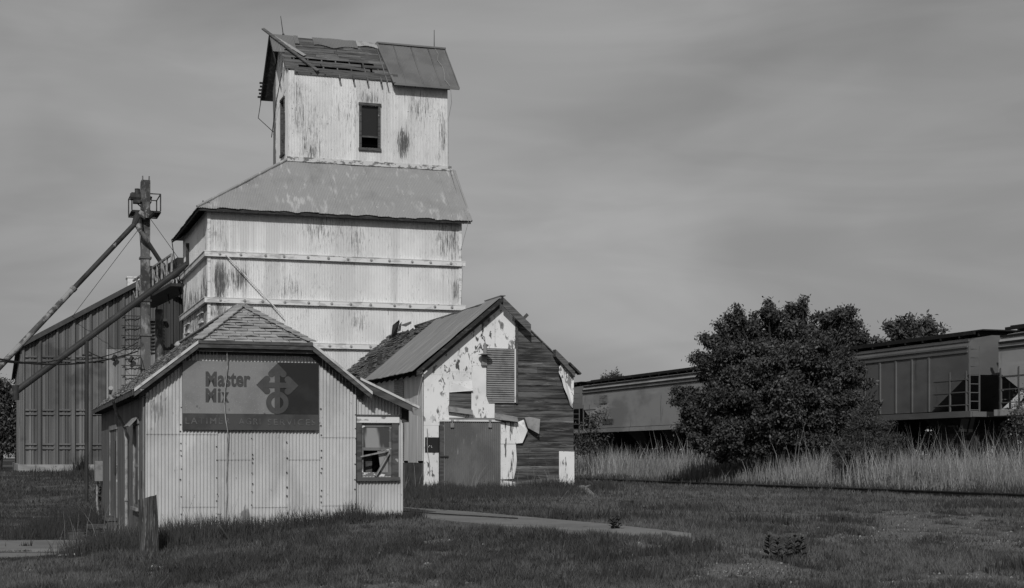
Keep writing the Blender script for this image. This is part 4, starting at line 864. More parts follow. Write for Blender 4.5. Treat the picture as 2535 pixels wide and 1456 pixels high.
# ------------------------------------------------------------------ barn
B = Frame(1048, 50)
def barn():
    r = B.thing('barn', 'gabled barn with flaking white sheets and bare dark boards on its front', 'barn')
    rr = random.Random(9); up = V3((0, 0, 1)); DEP = 14.0; ov = .45
    W = B.front(1419, 1100).x
    a, b, c = B.front(1028, 919, -ov), B.front(1436, 922, -ov), B.front(1246, 735, -ov)
    xe0, xe1 = a.x, b.x; ze0, ze1 = a.z, b.z; xm, zr = c.x, c.z
    rz = lambda x: (ze0 + (zr - ze0) * (x - xe0) / (xm - xe0)) if x < xm else (zr + (ze1 - zr) * (x - xm) / (xe1 - xm))
    fr = lambda k, x, y, d=0: B.front(*C(k, x, y), d)
    g0 = .40
    # dark board siding, right part and behind the sheets
    s = MB(); z = g0 - .1; x0 = fr(7, 1640, 600).x
    bh = .205
    def board(xa, xb, z0, z1, y=0.0):
        # clipped by the roof slope on the right
        t = rz(xb) - .10
        if z0 > max(rz(xa), rz(xb)) - .1: return
        pts = []
        xr0 = xb; xr1 = xb
        if z0 > t: xr0 = xe1 + (ze1 + .10 * 0 - z0 - .10) * (xe1 - xm) / (zr - ze1)
        if z1 > t: xr1 = xe1 + (ze1 - z1 - .10) * (xe1 - xm) / (zr - ze1)
        xr0, xr1 = max(xa + .05, min(xb, xr0)), max(xa + .04, min(xb, xr1))
        s.hexa([(xa, y - .034, z0), (xr0, y - .034, z0), (xr0, y, z0), (xa, y, z0), (xa, y - .016, z1), (xr1, y - .016, z1), (xr1, y, z1), (xa, y, z1)])
    while z < zr - .3:
        lo = fr(7, 980, 900).x if z < fr(7, 0, 1000).z else x0 - .02
        cut = lo + rr.uniform(.35, .75) * (W - lo)
        if rr.random() < .5: board(lo, cut - .003, z, z + bh - .006); board(cut + .003, W, z, z + bh - .006)
        else: board(lo, W, z, z + bh - .006)
        z += bh
    s.build('siding', M['wood_dark'], r)
    # frame behind
    s = MB(); pts = [(.0, .03, g0 - .3), (W, .03, g0 - .3), (W, .03, rz(W) - .12), (xm, .03, zr - .12), (0, .03, rz(0) - .12)]; s.prism(pts, (0, .05, 0)); fixn(s.build('sheathing', M['wood_black'], r))
    # flaking white sheets: each a thin plate of its own height above the boards
    def sheet(pts, lvl, m=M['flaky'], th=.006, name='white_sheet', label=None):
        s = MB(); s.prism([V3((p[0], -.036 - lvl, p[1])) for p in pts], (0, -th, 0)); return fixn(s.build(name, m, r, label=label))
    X = lambda k, x: B.front(*C(k, x, 900), 0).x
    Zq = lambda k, y, x=1200: B.front(*C(k, x, y), 0).z
    xs0, xs1, xs2 = 0.0, fr(7, 1335, 800).x, fr(7, 1632, 700).x
    zt = lambda x: rz(x) - .13
    z1, z2, z3 = Zq(7, 860), Zq(7, 595), Zq(7, 1345, 800)
    xA = fr(7, 975, 900).x; xB = fr(7, 1200, 800).x
    sheet([(0, z1), (xA, z1), (xA, zt(xA)), (0, zt(0))], .004)
    zq = Zq(7, 830); sheet([(xA + .003, zq), (xB, zq), (xB, zt(xB)), (xA + .003, zt(xA))], .010)
    z765 = Zq(7, 766); sheet([(xB + .003, z765), (xs1, z765), (xs1, z2), (xs1 + .3, z2 + .003), (xs1 + .3, zt(xs1 + .3)), (xB + .003, zt(xB))], .004)
    sheet([(xs1 + .304, z2), (xs2 - .06, z2), (xs2 - .06, zt(xs2 - .06)), (xm, zt(xm)), (xs1 + .304, zt(xs1 + .304))], .010)
    zdoor = Zq(8, 185); dx0, dx1 = fr(8, 880, 500).x, fr(8, 1466, 500).x; zb = Zq(8, 857)
    sheet([(0, z3), (xA, z3), (xA, z1 - .004), (0, z1 - .004)], .010)
    sheet([(0, zb), (dx0 - .02, zb), (dx0 - .02, z3 - .004), (0, z3 - .004)], .004)
    xo0, xo1 = fr(7, 975, 1100).x, fr(7, 1190, 1100).x; zo0, zo1 = Zq(7, 1240), Zq(7, 1020)
    sheet([(xA + .003, zo1), (xo1, zo1), (xo1, zq - .004), (xA + .003, zq - .004)], .004)
    xL = fr(7, 1415, 1200).x; zl = Zq(7, 1272)
    sheet([(xo1 + .003, zl), (xL, zl), (xL, Zq(7, 1118)), (xs1 + .05, Zq(7, 1105)), (xs1, Zq(7, 1060)), (xs1, z765 - .004), (xo1 + .003, z765 - .004)], .010)
    sheet([(xo0, zl), (xo1, zl), (xo1, zo0 + .05), (xo0, zo0 + .05)], .004)
    sheet([(dx1 + .02, Zq(8, 398)), (fr(8, 1632, 398).x, Zq(8, 398)), (fr(8, 1640, 300).x, Zq(8, 190)), (dx1 + .02, Zq(8, 190))], .004, M['flaky_streak'])
    sheet([(dx1 + .02, Zq(8, 746)), (fr(8, 1600, 740).x, Zq(8, 740)), (fr(8, 1622, 640).x, Zq(8, 640)), (fr(8, 1630, 560).x, Zq(8, 560)), (fr(8, 1620, 402).x, Zq(8, 402)), (dx1 + .02, Zq(8, 402))], .016, M['flaky_streak'])
    sheet([(dx1 + .02, zb), (fr(8, 1620, 850).x, zb), (fr(8, 1620, 770).x, Zq(8, 770)), (dx1 + .02, Zq(8, 752))], .004, M['flaky_streak'])
    poly = [(2072, 740), (2184, 868), (2184, 1195), (2150, 1150), (2110, 1060), (2075, 980), (2055, 900), (2026, 835), (2045, 775)]
    s = MB()
    for i in range(len(poly)): pass
    P = [fr(7, x, y, -.05) for x, y in poly]
    for i, p in enumerate(P): p.y = -.05 - (.16 if 4 <= i <= 7 else .03)
    s.prism(P, (0, -.006, 0)); fixn(s.build('white_sheet', M['flaky'], r, label='curling remnant of white sheet under the right eave'))
    sheet([(fr(8, 2040, 855).x, zb), (W + .02, zb), (W + .02, Zq(8, 475, 2100)), (fr(8, 2040, 475).x, Zq(8, 470, 2100))], .01, M['flaky_streak'], label='white sheet remnant at the foot of the right corner')
    MB().box(xs2 - .05, xs2 + .02, -.10, -.034, Zq(7, 1130), zt(xs2) - .05).build('trim_board', M['fascia'], r)
    MB().box(xs2 - .10, xs2 - .055, -.11, -.05, Zq(7, 1120), z2).build('trim_strip', M['white'], r)
    # corrugated patch
    zc0, zc1 = Zq(7, 1128), z2; s = MB(); s.corr((xs1 + .01, -.075, zc0), (0, 0, 1), (1, 0, 0), (0, -1, 0), 0, zc1 - zc0, lambda v: 0 if v > .2 else (.2 - v) * .35, lambda v: xs2 - .10 - xs1, amp=.021, lam=.072, seg=8)
    s.build('corrugated_patch', M['sheet_mid'], r, smooth=True)
    # boarded opening, its lifted flap, sill, door track
    f = MB(); q = [fr(7, 978, 1026, -.06), fr(7, 1212, 1008, -.16), fr(7, 1195, 905, -.07), fr(7, 985, 915, -.07)]; f.prism(q, (0, -.006, 0)); fixn(f.build('lifted_flap', M['flaky'], r, label='white sheet flap lifted over the boarded opening'))
    f = MB(); f.prism([fr(7, 970, 1158, -.08), fr(7, 1205, 1195, -.10), fr(7, 1210, 1242, -.22), fr(7, 972, 1212, -.2)], (0, -.006, .0)); fixn(f.build('lifted_flap', M['sheet_grey'], r, label='bare grey flap bent outward below the opening'))
    f = MB(); f.box(xo0, fr(8, 1420, 150).x, -.12, -.05, Zq(8, 172), Zq(8, 150)); f.build('door_track', M['sheet_grey'], r)
    MB().box(dx0, dx1 + .02, -.16, -.13, zdoor + .005, zdoor + .06).build('door_rail', M['white'], r)
    f = MB(); f.prism([fr(7, 1418, 1225, -.08), fr(7, 1640, 1262, -.08), fr(7, 1650, 1312, -.30), fr(7, 1425, 1285, -.22)], (0, -.006, 0)); fixn(f.build('lifted_flap', M['sheet_grey'], r, label='grey flap bent outward right of the door track'))
    f = MB(); Q = [fr(7, 1712, 1270, -.10), fr(7, 1755, 1262, -.10), fr(7, 1862, 1283, -.18), fr(7, 1852, 1428, -.34), fr(7, 1745, 1370, -.22)]
    f.add([*Q], [(0, 1, 4), (1, 2, 4), (2, 3, 4)]); f.add([q + V3((0, .006, 0)) for q in Q], [(4, 1, 0), (4, 2, 1), (4, 3, 2)]); f.build('lifted_flap', M['sheet_grey'], r, label='torn grey sheet curling off the dark boards')
    f = MB(); Q = [fr(8, 1622, 396, -.07), fr(8, 1640, 190, -.07), fr(8, 1700, 165, -.10), fr(8, 1740, 270, -.26), fr(8, 1690, 390, -.16)]; f.add(Q, [(0, 1, 4), (1, 2, 3), (1, 3, 4)]); f.add([q + V3((0, .006, 0)) for q in Q], [(4, 1, 0), (3, 2, 1), (4, 3, 1)]); f.build('lifted_flap', M['flaky'], r, label='white sheet corner peeling away beside the door')
    # sliding door
    d = MB(); d.corr((dx0 + .14, -.115, 0), (1, 0, 0), up, (0, -1, 0), 0, dx1 - dx0 - .14, lambda x: zb - .03, lambda x: zdoor, amp=.015, lam=.068, seg=6, rows=4, dent=.01); dr = d.build('sliding_door', M['door_corr'], r, smooth=True)
    MB().box(dx0, dx0 + .13, -.13, -.04, zb - .02, zdoor).build('door_post', M['fascia'], r); MB().box(dx0 + .14, dx1, -.09, -.075, zb, zdoor - .02).build('door_back', M['wood_black'], dr)
    MB().box(dx0 + .135, dx0 + .155, -.14, -.10, zb + .1, zdoor).build('door_edge', M['sheet_grey'], dr)
    MB().box(dx0 + .0, dx0 + .28, -.16, -.132, Zq(8, 530), Zq(8, 514)).build('latch', M['iron'], dr)
    for x in (1008, 1374):
        h = MB(); p = fr(8, x, 205, -.15); h.box(p.x - .06, p.x + .06, -.18, -.15, p.z - .12, p.z + .02); h.box(p.x - .02, p.x + .02, -.185, -.155, p.z + .0, p.z + .14); h.tube([(p.x, -.19, p.z + .12), (p.x, -.16, p.z + .12)], .045, 10); h.build('hanger', M['sheet_grey'], dr)
    # side wall of pale sheets, darker band, concrete foot
    s = MB(); y = 0.0; k = 0; yd0, yd1 = B.side(*C(7, 553, 950)).y, B.side(*C(7, 460, 950)).y; zs = B.side(1000, 1145).z
    while y < DEP:
        yy = min(DEP, y + .62); s.box(-.03 - .006 * (k % 2), -.005, y, yy + .01, zs + (0 if k % 3 else .06), ze0 - .05); y = yy; k += 1
    s.build('side_wall', M['sheet_side'], r)
    s = MB(); s.corr((-.055, 0, zs + .1), up, (0, 1, 0), (-1, 0, 0), 0, ze0 - zs - .2, lambda v: yd0, lambda v: yd1, amp=.012, lam=.07, seg=6); s.build('corrugated_patch', M['sheet_mid'], r, smooth=True, label='grey corrugated strip on the left wall')
    MB().box(-.045, 0.0, .0, DEP, 0, zs - .01).build('foundation', M['concrete_dark'], r)
    s = MB(); s.box(W - .03, W, .0, DEP, 0, ze1 - .1); s.box(.02, W - .02, DEP - .05, DEP, 0, ze0); s.poly([(0, DEP, ze0), (W, DEP, ze1), (xm, DEP, zr - .1)]); s.build('back_wall', M['wood_dark'], r)
    # roof: metal over the front part of the left slope, broken shingled boards behind
    Vl = V3((xm - xe0, 0, zr - ze0)); L = Vl.length; Vl.normalize(); Nl = V3((-Vl.z, 0, Vl.x))
    O = V3((xe0, 0, ze0)); hit = lambda k, x, y: B.hit(*C(k, x, y), O, Nl)
    def yv(p): return p.y, (p - O).dot(Vl)
    ya, _ = yv(hit(7, 190, 890)); ybk, vb = yv(hit(7, 868, 348)); vs = .93 * L
    s = MB(); f0 = lambda y: -.03 + .02 * math.sin(y * 2)
    s.corr(O + Nl * .045, (0, -1, 0), Vl, Nl, -max(ya, ybk), ov, lambda u: (f0(-u) if -u < ya else L * (-u - ya) / max(.1, ybk - ya)) if ybk > ya else f0(u),
           lambda u: L + .03 if -u < 1.3 else vs - .03 * math.sin(u * 3), amp=.011, lam=.075, seg=6, rows=10, dent=.035)
    mr = s.build('roof_sheet', M['roof_barn'], r, smooth=True)
    s = MB(); rrr = random.Random(4); holes = [(9.6, 11.0, .30, .42), (11.2, 12.6, .10, .24), (9.2, 10.4, .62, .74), (8.3, 9.2, .55, .60), (10.5, 11.6, .80, .92), (12.4, 13.5, .5, .56), (7.8, 8.6, .75, .79)]
    nc = 24
    for k in range(nc):
        v0, v1 = L * k / nc, L * (k + 1.1) / nc; y = -.2 if k > nc * .9 else 1.0
        while y < DEP + .2:
            yy = y + rrr.uniform(.25, .7); ym, vm = (y + yy) / 2, (v0 + v1) / 2
            if not any(p < ym < q and t * L < vm < w_ * L for p, q, t, w_ in holes) and rrr.random() > .02 and not (k == nc - 1 and ym > 9 + 2 * rrr.random()):
                h0, h1 = rrr.uniform(.0, .045), rrr.uniform(-.01, .02); sg = -.10 * math.exp(-((ym - 11) / 1.6) ** 2) - .02
                q = [O + V3((0, -0, 0)) + V3((0, yy_, 0)) + Vl * v + Nl * (h + sg + d) for d in (-.02, 0) for yy_, v, h in ((y, v0, h0), (yy, v0, rrr.uniform(0, .045)), (yy, v1, h1), (y, v1, h1))]
                s.hexa(q)
            y = yy + .004
    s.build('roof_boards', M['wood_grey'], r)
    s = MB()
    for k in range(18): y = .2 + k * .8; s.beam(O + V3((0, y, 0)) + Vl * .05 - Nl * .16, O + V3((0, y, 0)) + Vl * L - Nl * .16, .05, .14, up=Nl)
    s.build('rafters', M['wood_black'], r)
    s = MB(); s.prism([(xe1, -.02, ze1), (xm, -.02, zr), (xm, DEP - 3, zr), (xe1, DEP + .2, ze1)], (0, 0, -.05)); fixn(s.build('roof', M['wood_grey'], r))
    MB().beam(V3((xm, -ov, zr + .04)), V3((xm, 1.4, zr + .04)), .16, .03).build('ridge_cap', M['roof_barn'], r)
    # verge boards on the front gable
    def verge(xa, za, xb, zb_, m, h, dy, lab=None):
        s = MB(); s.prism([(xa, -ov + dy, za), (xb, -ov + dy, zb_), (xb, -ov + dy, zb_ - h), (xa, -ov + dy, za - h)], (0, .035, 0)); return fixn(s.build('verge_board', m, r, label=lab))
    verge(xe0 + .05, ze0 + .02, xm, zr + .02, M['wood_black'], .16, 0); xq = xm + (xe1 - xm) * .36; verge(xm, zr + .0, xq, rz(xq), M['wood_grey'], .30, .02)
    s = MB(); s.prism([(0, -.05, rz(0) - .10), (xm, -.05, zr - .10), (xm, -.05, zr - .34), (0, -.05, rz(0) - .34)], (0, -.012, 0)); s.prism([(.02, -.40, rz(0) - .06), (xm, -.40, zr - .05), (xm, -.08, zr - .05), (.02, -.08, rz(0) - .06)], (0, 0, -.03)); fixn(s.build('frieze', M['fascia'], r))
    xw = xm + (xe1 - xm) * .70; s = MB(); s.prism([(xw, -.30, rz(xw) + .03), (xe1 - .12, -.30, rz(xe1 - .12) + .03), (xe1 - .12, -.30, rz(xe1 - .12) - .26), (xw, -.30, rz(xw) - .20)], (0, .28, 0)); fixn(s.build('verge_board', M['wood_grey'], r))
    MB().beam((xe1 - .35, -.25, rz(xe1 - .35) + .0), (xe1 + .06, -.25, ze1 - .05), .3, .06).build('eave_plank', M['wood_black'], r)
    # gooseneck lamp and the rusty box below
    p = fr(7, 1328, 650, -.30); lp = B.thing('gooseneck_lamp', 'dark metal shade lamp on a bent arm above the barn door', 'lamp')
    s = MB(); s.tube([p + V3((0, 0, .06)), p + V3((0, 0, .02)), p + V3((0, 0, -.0)), p + V3((0, 0, -.03))], [.05, .07, .13, .23], 16); s.tube([p + V3((0, 0, .32)), p + V3((0, 0, .05))], [.05, .075], 12); s.build('lamp_shade', M['sheet_grey'], lp)
    MB().tube([V3((p.x - .02, -.05, p.z + .5)), p + V3((-.06, .2, .62)), p + V3((0, .05, .55)), p + V3((0, 0, .32))], .011, 8).build('lamp_arm', M['iron'], lp)
    p0, p1 = fr(7, 1284, 766), fr(7, 1332, 662); o = MB().box(p0.x, p1.x, -.16, -.05, p0.z, p1.z).build('junction_box', M['sheet_grey']); o.location = B.o; o.rotation_euler = (0, 0, TH); tag(o, 'small rusty metal box fixed on the barn front beneath the lamp', 'electric box')
    # the dark sign by the door with its pale conduit
    p0, p1 = fr(8, 740, 480), fr(8, 872, 336); o = MB().box(p0.x, p1.x, -.075, -.058, p0.z, p1.z).build('door_sign', M['sign_dark']); o.location = B.o; o.rotation_euler = (0, 0, TH); tag(o, 'small square dark metal sign on the barn left of the sliding door', 'sign')
    s = MB(); 
    for (x, y) in ((770, 428), (778, 416), (795, 420), (800, 432)):
        p = fr(8, x + 10, y, -.0755); s.tube([p, p - V3((0, .004, 0))], .014, 6)
    q = s.build('paint_spots', M['white'], o)
    s = MB(); pts = [fr(8, x, y, -.10) for x, y in ((766, 250), (768, 330), (766, 400), (770, 475), (785, 560), (790, 700))]; s.tube(pts, .012, 6); s.build('conduit', M['wire_pale'], r)
    # debris on the roof
    s = MB(); O2 = O + Vl * (L * .99); 
    def bent(pts, nm, m, lab):
        s = MB(); n = len(pts); s.add(pts + [p + V3((.02, 0, .02)) for p in pts], [tuple(range(n)), tuple(range(n, 2 * n))[::-1]] + [(i, (i + 1) % n, n + (i + 1) % n, n + i) for i in range(n)]); o = fixn(s.build(nm, m)); o.location = B.o; o.rotation_euler = (0, 0, TH); return tag(o, lab, 'roof debris')
    h = lambda x, y, d: B.front(*C(7, x, y), d)
    bent([h(415, 490, 12.6), h(430, 375, 12.6), h(490, 325, 12.6), h(495, 345, 12.7), h(465, 480, 12.9)], 'roof_debris', M['pipe_dark'], 'dark torn sheet standing up at the broken end of the barn ridge')
    bent([h(478, 440, 12.2), h(495, 370, 12.2), h(515, 345, 12.2), h(505, 430, 12.2)], 'roof_debris', M['wood_grey'], 'short upright splintered board beside the torn sheet on the ridge')
    bent([h(505, 375, 11.8), h(605, 340, 11.2), h(608, 360, 11.2), h(560, 388, 11.5)], 'roof_debris', M['roof_dark'], 'bent grey sheet lying across the broken barn ridge')
    bent([h(398, 515, 13.4), h(400, 478, 13.4), h(425, 490, 13.4), h(430, 505, 13.4)], 'roof_debris', M['wood_black'], 'small black scrap at the far end of the barn roof')
    for (x0_, y0_, x1_, y1_) in ((205, 820, 208, 690), (275, 770, 312, 655)):
        a, b = hit(7, x0_, y0_), hit(7, x0_ + 3, y0_ - 8); c = h(x1_, y1_, a.y + .15); s = MB(); s.beam(a - Nl * .1, c, .16, .05, up=(0, 1, 0)); s.build('broken_rafter', M['wood_black'], r)
    a = fr(7, 1700, 310, -.2); b = fr(7, 1740, 268, -.2); s = MB(); s.beam(a - (b - a) * .4, b, .10, .05, up=(0, 1, 0)); s.build('stub_board', M['fascia'], r)
barn()

# ------------------------------------------------------------------ steel grain storage building
Q = Frame(56, 88)
def storage():
    r = Q.thing('grain_storage', 'large dark ribbed steel grain storage building behind the office', 'storage building')
    up = V3((0, 0, 1)); a, c = Q.front(40, 860, -.3), Q.front(371, 681, -.3); ze, zr, xm = a.z + .1, c.z, c.x; W = 2 * xm; DEP = 40; sl = (zr - ze) / (xm - a.x)
    top = lambda x: ze + sl * (min(x, W - x) - a.x) - .15
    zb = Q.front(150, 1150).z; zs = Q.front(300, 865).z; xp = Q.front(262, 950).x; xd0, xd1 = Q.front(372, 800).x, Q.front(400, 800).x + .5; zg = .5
    pw = Q.front(105, 1000).x - Q.front(63, 1000).x      # one panel
    def ribbed(s, x0, x1, f0, f1, y=0.0):
        # one wall panel: flat pan with a tall rib at the lap and small ribs between
        xs = [0, .10, .16, .34, .40, .50, .54, .58, .64, .74, .78, .82, .92, 1.0]; d = [.16, .16, .0, .0, .05, .05, .0, .05, .05, .0, .0, .06, .06, .16]
        w_ = x1 - x0
        for i in range(len(xs) - 1):
            xa, xb = x0 + xs[i] * w_, x0 + xs[i + 1] * w_
            s.add([(xa, y - d[i], f0), (xb, y - d[i + 1], f0), (xb, y - d[i + 1], f1(xb)), (xa, y - d[i], f1(xa))], [(0, 1, 2, 3)])
    n = int(W / pw) + 1; dk, pale, dd = MB(), MB(), MB()
    for k in range(n):
        x0, x1 = k * pw, min(W, (k + 1) * pw)
        if x1 - x0 < .3: continue
        m = (x0 + x1) / 2
        if m < xp: ribbed(dk, x0, x1, zb, top)
        else:
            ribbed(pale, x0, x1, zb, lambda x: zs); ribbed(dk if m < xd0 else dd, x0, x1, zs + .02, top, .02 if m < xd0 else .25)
    for mb, m, lab in ((dk, 'storage', None), (pale, 'storage_pale', 'pale unpainted lower wall panels'), (dd, 'storage_dark', 'very dark upper wall panels')):
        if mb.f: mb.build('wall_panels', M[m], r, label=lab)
    s = MB(); 
    for k in range(16): ribbed_y = k * 2.4; s.box(-.12, -.0, ribbed_y, ribbed_y + .3, zb, ze); 
    s.box(-.02, .02, 0, DEP, zb, ze); s.box(-.05, .02, -.16, .10, zb, ze); s.poly([(W, 0, zb), (W, DEP, zb), (W, DEP, ze), (W, 0, ze)]); s.poly([(0, DEP, zb), (0, DEP, ze), (xm, DEP, zr - .2), (W, DEP, ze), (W, DEP, zb)]); s.build('side_wall', M['storage'], r)
    MB().box(-.25, W + .2, -.28, DEP, -.3, zb).build('foundation', M['concrete_base'], r)
    s = MB(); s.prism([(a.x, -.35, ze), (xm, -.35, zr), (xm, DEP, zr), (a.x, DEP, ze)], (0, 0, -.10)); s.prism([(W - a.x, -.35, ze), (xm, -.35, zr), (xm, DEP, zr), (W - a.x, DEP, ze)], (0, 0, -.10)); s.prism([(a.x, -.38, ze + .04), (xm, -.38, zr + .04), (xm, -.38, zr - .26), (a.x, -.38, ze - .26)], (0, .03, 0)); s.prism([(W - a.x, -.38, ze + .04), (xm, -.38, zr + .04), (xm, -.38, zr - .26), (W - a.x, -.38, ze - .26)], (0, .03, 0))
    fixn(s.build('roof', M['storage_roof'], r))
    for v in (888, 1020, 1105):      # tie plates between the ribs
        for k in range(5):
            z = Q.front(60 + 42 * k, v).z; x = (k + .5) * pw
            for dz in (-.12, .12): MB().box(x - .32, x + .32, -.12, .01, z + dz - .05, z + dz + .05).build('tie_plate', M['storage'], r)
    p0, p1 = Q.front(372, 875), Q.front(412, 830); s = MB(); s.box(p0.x - .1, p1.x - .1, .10, .3, p0.z, p1.z + .8)
    for k in range(9): z = p0.z + .1 + k * (p1.z + .6 - p0.z) / 8; s.hexa([(p0.x, -.18, z - .08), (p1.x - .2, -.18, z - .08), (p1.x - .2, .1, z), (p0.x, .1, z), (p0.x, -.18, z - .06), (p1.x - .2, -.18, z - .06), (p1.x - .2, .1, z + .02), (p0.x, .1, z + .02)])
    s.box(p0.x - .2, p1.x, -.25, .2, p1.z + .8, p1.z + .95); s.build('louvre', M['storage_roof'], r)
    # ladder hoops by the elevator leg
    s = MB(); xl0, xl1 = Q.front(306, 900).x, Q.front(340, 900).x
    for k in range(9): z = Q.front(322, 783 + 24.5 * k).z; s.box(xl0 - .15, xl1 + .2, -.30, -.26, z - .03, z + .02); s.tube([(xl0, -.3, z - .03), (xl0 + .2, -.5, z - .22), (xl1 - .2, -.5, z - .22), (xl1, -.3, z - .03)], .012, 6)
    s.build('caged_ladder', M['iron'], r)
    v = MB(); p = Q.hit(335, 700, (0, 6, 0), (0, 1, 0)); v.box(p.x - .5, p.x + .6, 5.6, 6.6, zr - 1.2, p.z + .25); v.box(p.x - .55, p.x + .65, 5.55, 6.65, p.z + .25, p.z + .33); v.build('roof_vent', M['white'], r)
    for (u, v_) in ((282, 886), (324, 890)):
        p = Q.front(u, v_, -.35); s = MB(); s.beam(p - V3((.08, 0, .15)), p + V3((.08, -.1, .15)), .2, .16); s.tube([p + V3((0, .1, 0)), p + V3((0, .36, 0))], .05, 6); s.build('floodlight', M['iron'], r)
storage()

# ------------------------------------------------------------------ bucket elevator leg with its spouts
Lg = Frame(360, 78)
def leg():
    r = Lg.thing('bucket_elevator', 'rusting steel bucket elevator leg with head platform and sloping spouts', 'bucket elevator')
    f = lambda u, v, y=0: Lg.front(u, v, y)
    hw = (f(371, 700).x - f(349, 700).x) / 2; zt = f(360, 447).z; zh = f(360, 500).z
    s = MB(); s.box(-hw, hw, -.2, .35, .2, zh + .9); s.build('casing', M['leg'], r)
    zc = [f(360, v).z for v in (639, 745, 830, 912)]
    for z in zc: MB().box(-hw - .07, hw + .07, -.26, .41, z - .05, z + .05).build('flange', M['leg'], r)
    s = MB(); n = 10; prof = [(-.30, zh), (-.30, zt - .12), (-.2, zt), (.6, zt), (.8, zt - .3), (.8, zh)]; s.prism([(-hw + .02, y, z) for y, z in prof], (2 * hw - .02, 0, 0)); s.box(-hw - .05, hw + .06, -.36, .5, zh - .05, zh + .05)
    for x in (-hw + .06, hw - .06): s.box(x - .03, x + .03, -.3, -.24, zt - .1, zt + .18)
    fixn(s.build('head', M['leg'], r))
    zq = f(360, 520).z; s = MB(); s.hexa([(-hw + .12, -.75, zq - .5), (hw - .12, -.75, zq - .5), (hw - .12, -.2, zq - .5), (-hw + .12, -.2, zq - .5), (-hw + .02, -.5, zh - .06), (hw - .02, -.5, zh - .06), (hw - .02, -.2, zh - .06), (-hw + .02, -.2, zh - .06)]); s.build('discharge', M['leg'], r)
    d0 = V3((0, -.5, zq - .45)); dl = f(343, 527, -.5); dr = f(376, 525, -.5)
    MB().tube([d0, dl.lerp(d0, .35), dl], [.19, .18, .18], 10).build('diverter', M['pipe_pale'], r); MB().tube([d0, dr.lerp(d0, .3), dr], [.19, .18, .18], 10).build('diverter', M['pipe_patchy'], r)
    s = MB(); e = f(341, 537, -.5); g = f(343, 558, -.5); s.tube([dl, e, g], [.18, .18, .18], 10); s.tube([e, f(333, 556, -.6)], [.21, .15], 10); s.build('splitter', M['pipe_dark'], r)
    # platform with railing
    y0, y1 = .12, 2.2; z = f(360, 521, y0).z; x0, x1 = f(326.5, 520, y0).x, f(397.5, 524, y0).x
    p = MB(); p.box(x0, x1, y0, y1, z - .02, z); p.beam((x0, y0, z - .06), (x1, y0, z - .06), .05, .06); p.beam((x0, y1, z - .06), (x1, y1, z - .06), .05, .06); p.beam((x0, y0, z - .06), (x0, y1, z - .06), .05, .06); p.beam((x1, y0, z - .06), (x1, y1, z - .06), .05, .06)
    pf = p.build('platform', M['iron'], r)
    q = MB(); h = .86
    for (x, y) in ((x0, y0), (x1, y0), (x0, y1), (x1, y1)): q.box(x - .03, x + .03, y - .03, y + .03, z, z + h)
    for zz in (h,):
        q.beam((x0, y0, z + zz), (x1, y0, z + zz), .04, .05); q.beam((x0, y1, z + zz), (x1, y1, z + zz), .04, .05); q.beam((x0, y0, z + zz), (x0, y1, z + zz), .04, .05); q.beam((x1, y0, z + zz), (x1, y1, z + zz), .04, .05)
    q.build('railing', M['iron'], pf)
    m = MB(); c = f(340, 488, .1); m.tube([c - V3((.35, 0, 0)), c + V3((.3, 0, 0))], .19, 10); m.tube([c + V3((0, 0, 0)), c + V3((0, 0, .42))], .13, 8); m.box(c.x - .2, c.x + .45, -.1, .35, c.z - .32, c.z - .16); m.tube([c + V3((.3, 0, 0)), c + V3((.7, 0, -.1))], .16, 8); m.build('drive_motor', M['iron'], r)
    MB().tube([f(341, 505, .1), f(352, 515, .1)], .03, 6).build('motor_cable', M['wire'], r)
    # long spout to the lower left and the short one into the conveyor
    s = MB(); a = f(336, 552, -.6); Xe, Ye = -28.0, 74.0; e = Lg.loc(*at(-40, 950, 74.0).xy, at(-40, 950, 74.0).z); k = a.lerp(e, .42)
    s.tube([a, a.lerp(k, .98), k], [.125, .125, .125], 12); s.build('spout', M['pipe_patchy'], r); MB().tube([k, e], .14, 12).build('spout', M['pipe_pale'], r, label='bleached lower length of the long spout')
    MB().tube([k.lerp(a, .02), k.lerp(e, .015)], .165, 12).build('spout_collar', M['leg'], r)
    s = MB(); c0, c1, c2 = g, f(346, 570, -.9), Lg.hit(400, 652, (0, .3, 0), (0, 1, 0)); c3 = Lg.hit(412, 652, (0, 4, 0), (0, 1, 0)); s.tube([c0, c1], [.19, .13], 10); s.build('spout_collar', M['pipe_pale'], r)
    MB().tube([c1, c2], .115, 12).build('spout', M['pipe_pale'], r, label='patchy short spout dropping to the conveyor')
    b = c2 + V3((.2, 0, -.1)); MB().tube([c2, b + V3((.1, 0, -.9))], [.16, .3], 10).build('spout_boot', M['leg'], r)
    return Lg.wld(b + V3((.1, 0, -.9))), Lg.wld(f(349, 560)), Lg.wld(f(371, 540))
BOOT, GL, GR = leg()
def wire(name, pts, r, m, label, cat, sag=0.0, n=10):
    s = MB()
    for a, b in zip(pts[:-1], pts[1:]):
        a, b = V3(a), V3(b); s.tube([a.lerp(b, t / n) - V3((0, 0, sag * 4 * (t / n) * (1 - t / n))) for t in range(n + 1)], r, 5)
    return tag(s.build(name, m), label, cat)
wire('guy_wire', [GL, Q.wld(Q.front(178, 785, -.3))], .014, M['wire'], 'thin guy wire from the leg down to the storage roof edge, under the long spout', 'guy wire')
wire('guy_wire', [GR, T.wld(T.side(453, 655))], .014, M['wire'], 'thin guy wire between the leg platform and the grain elevator wall', 'guy wire')
wire('guy_wire', [at(344, 555, 77.6), at(353, 690, 79)], .012, M['wire'], 'thin wire hanging almost straight down beside the bucket elevator leg', 'guy wire')

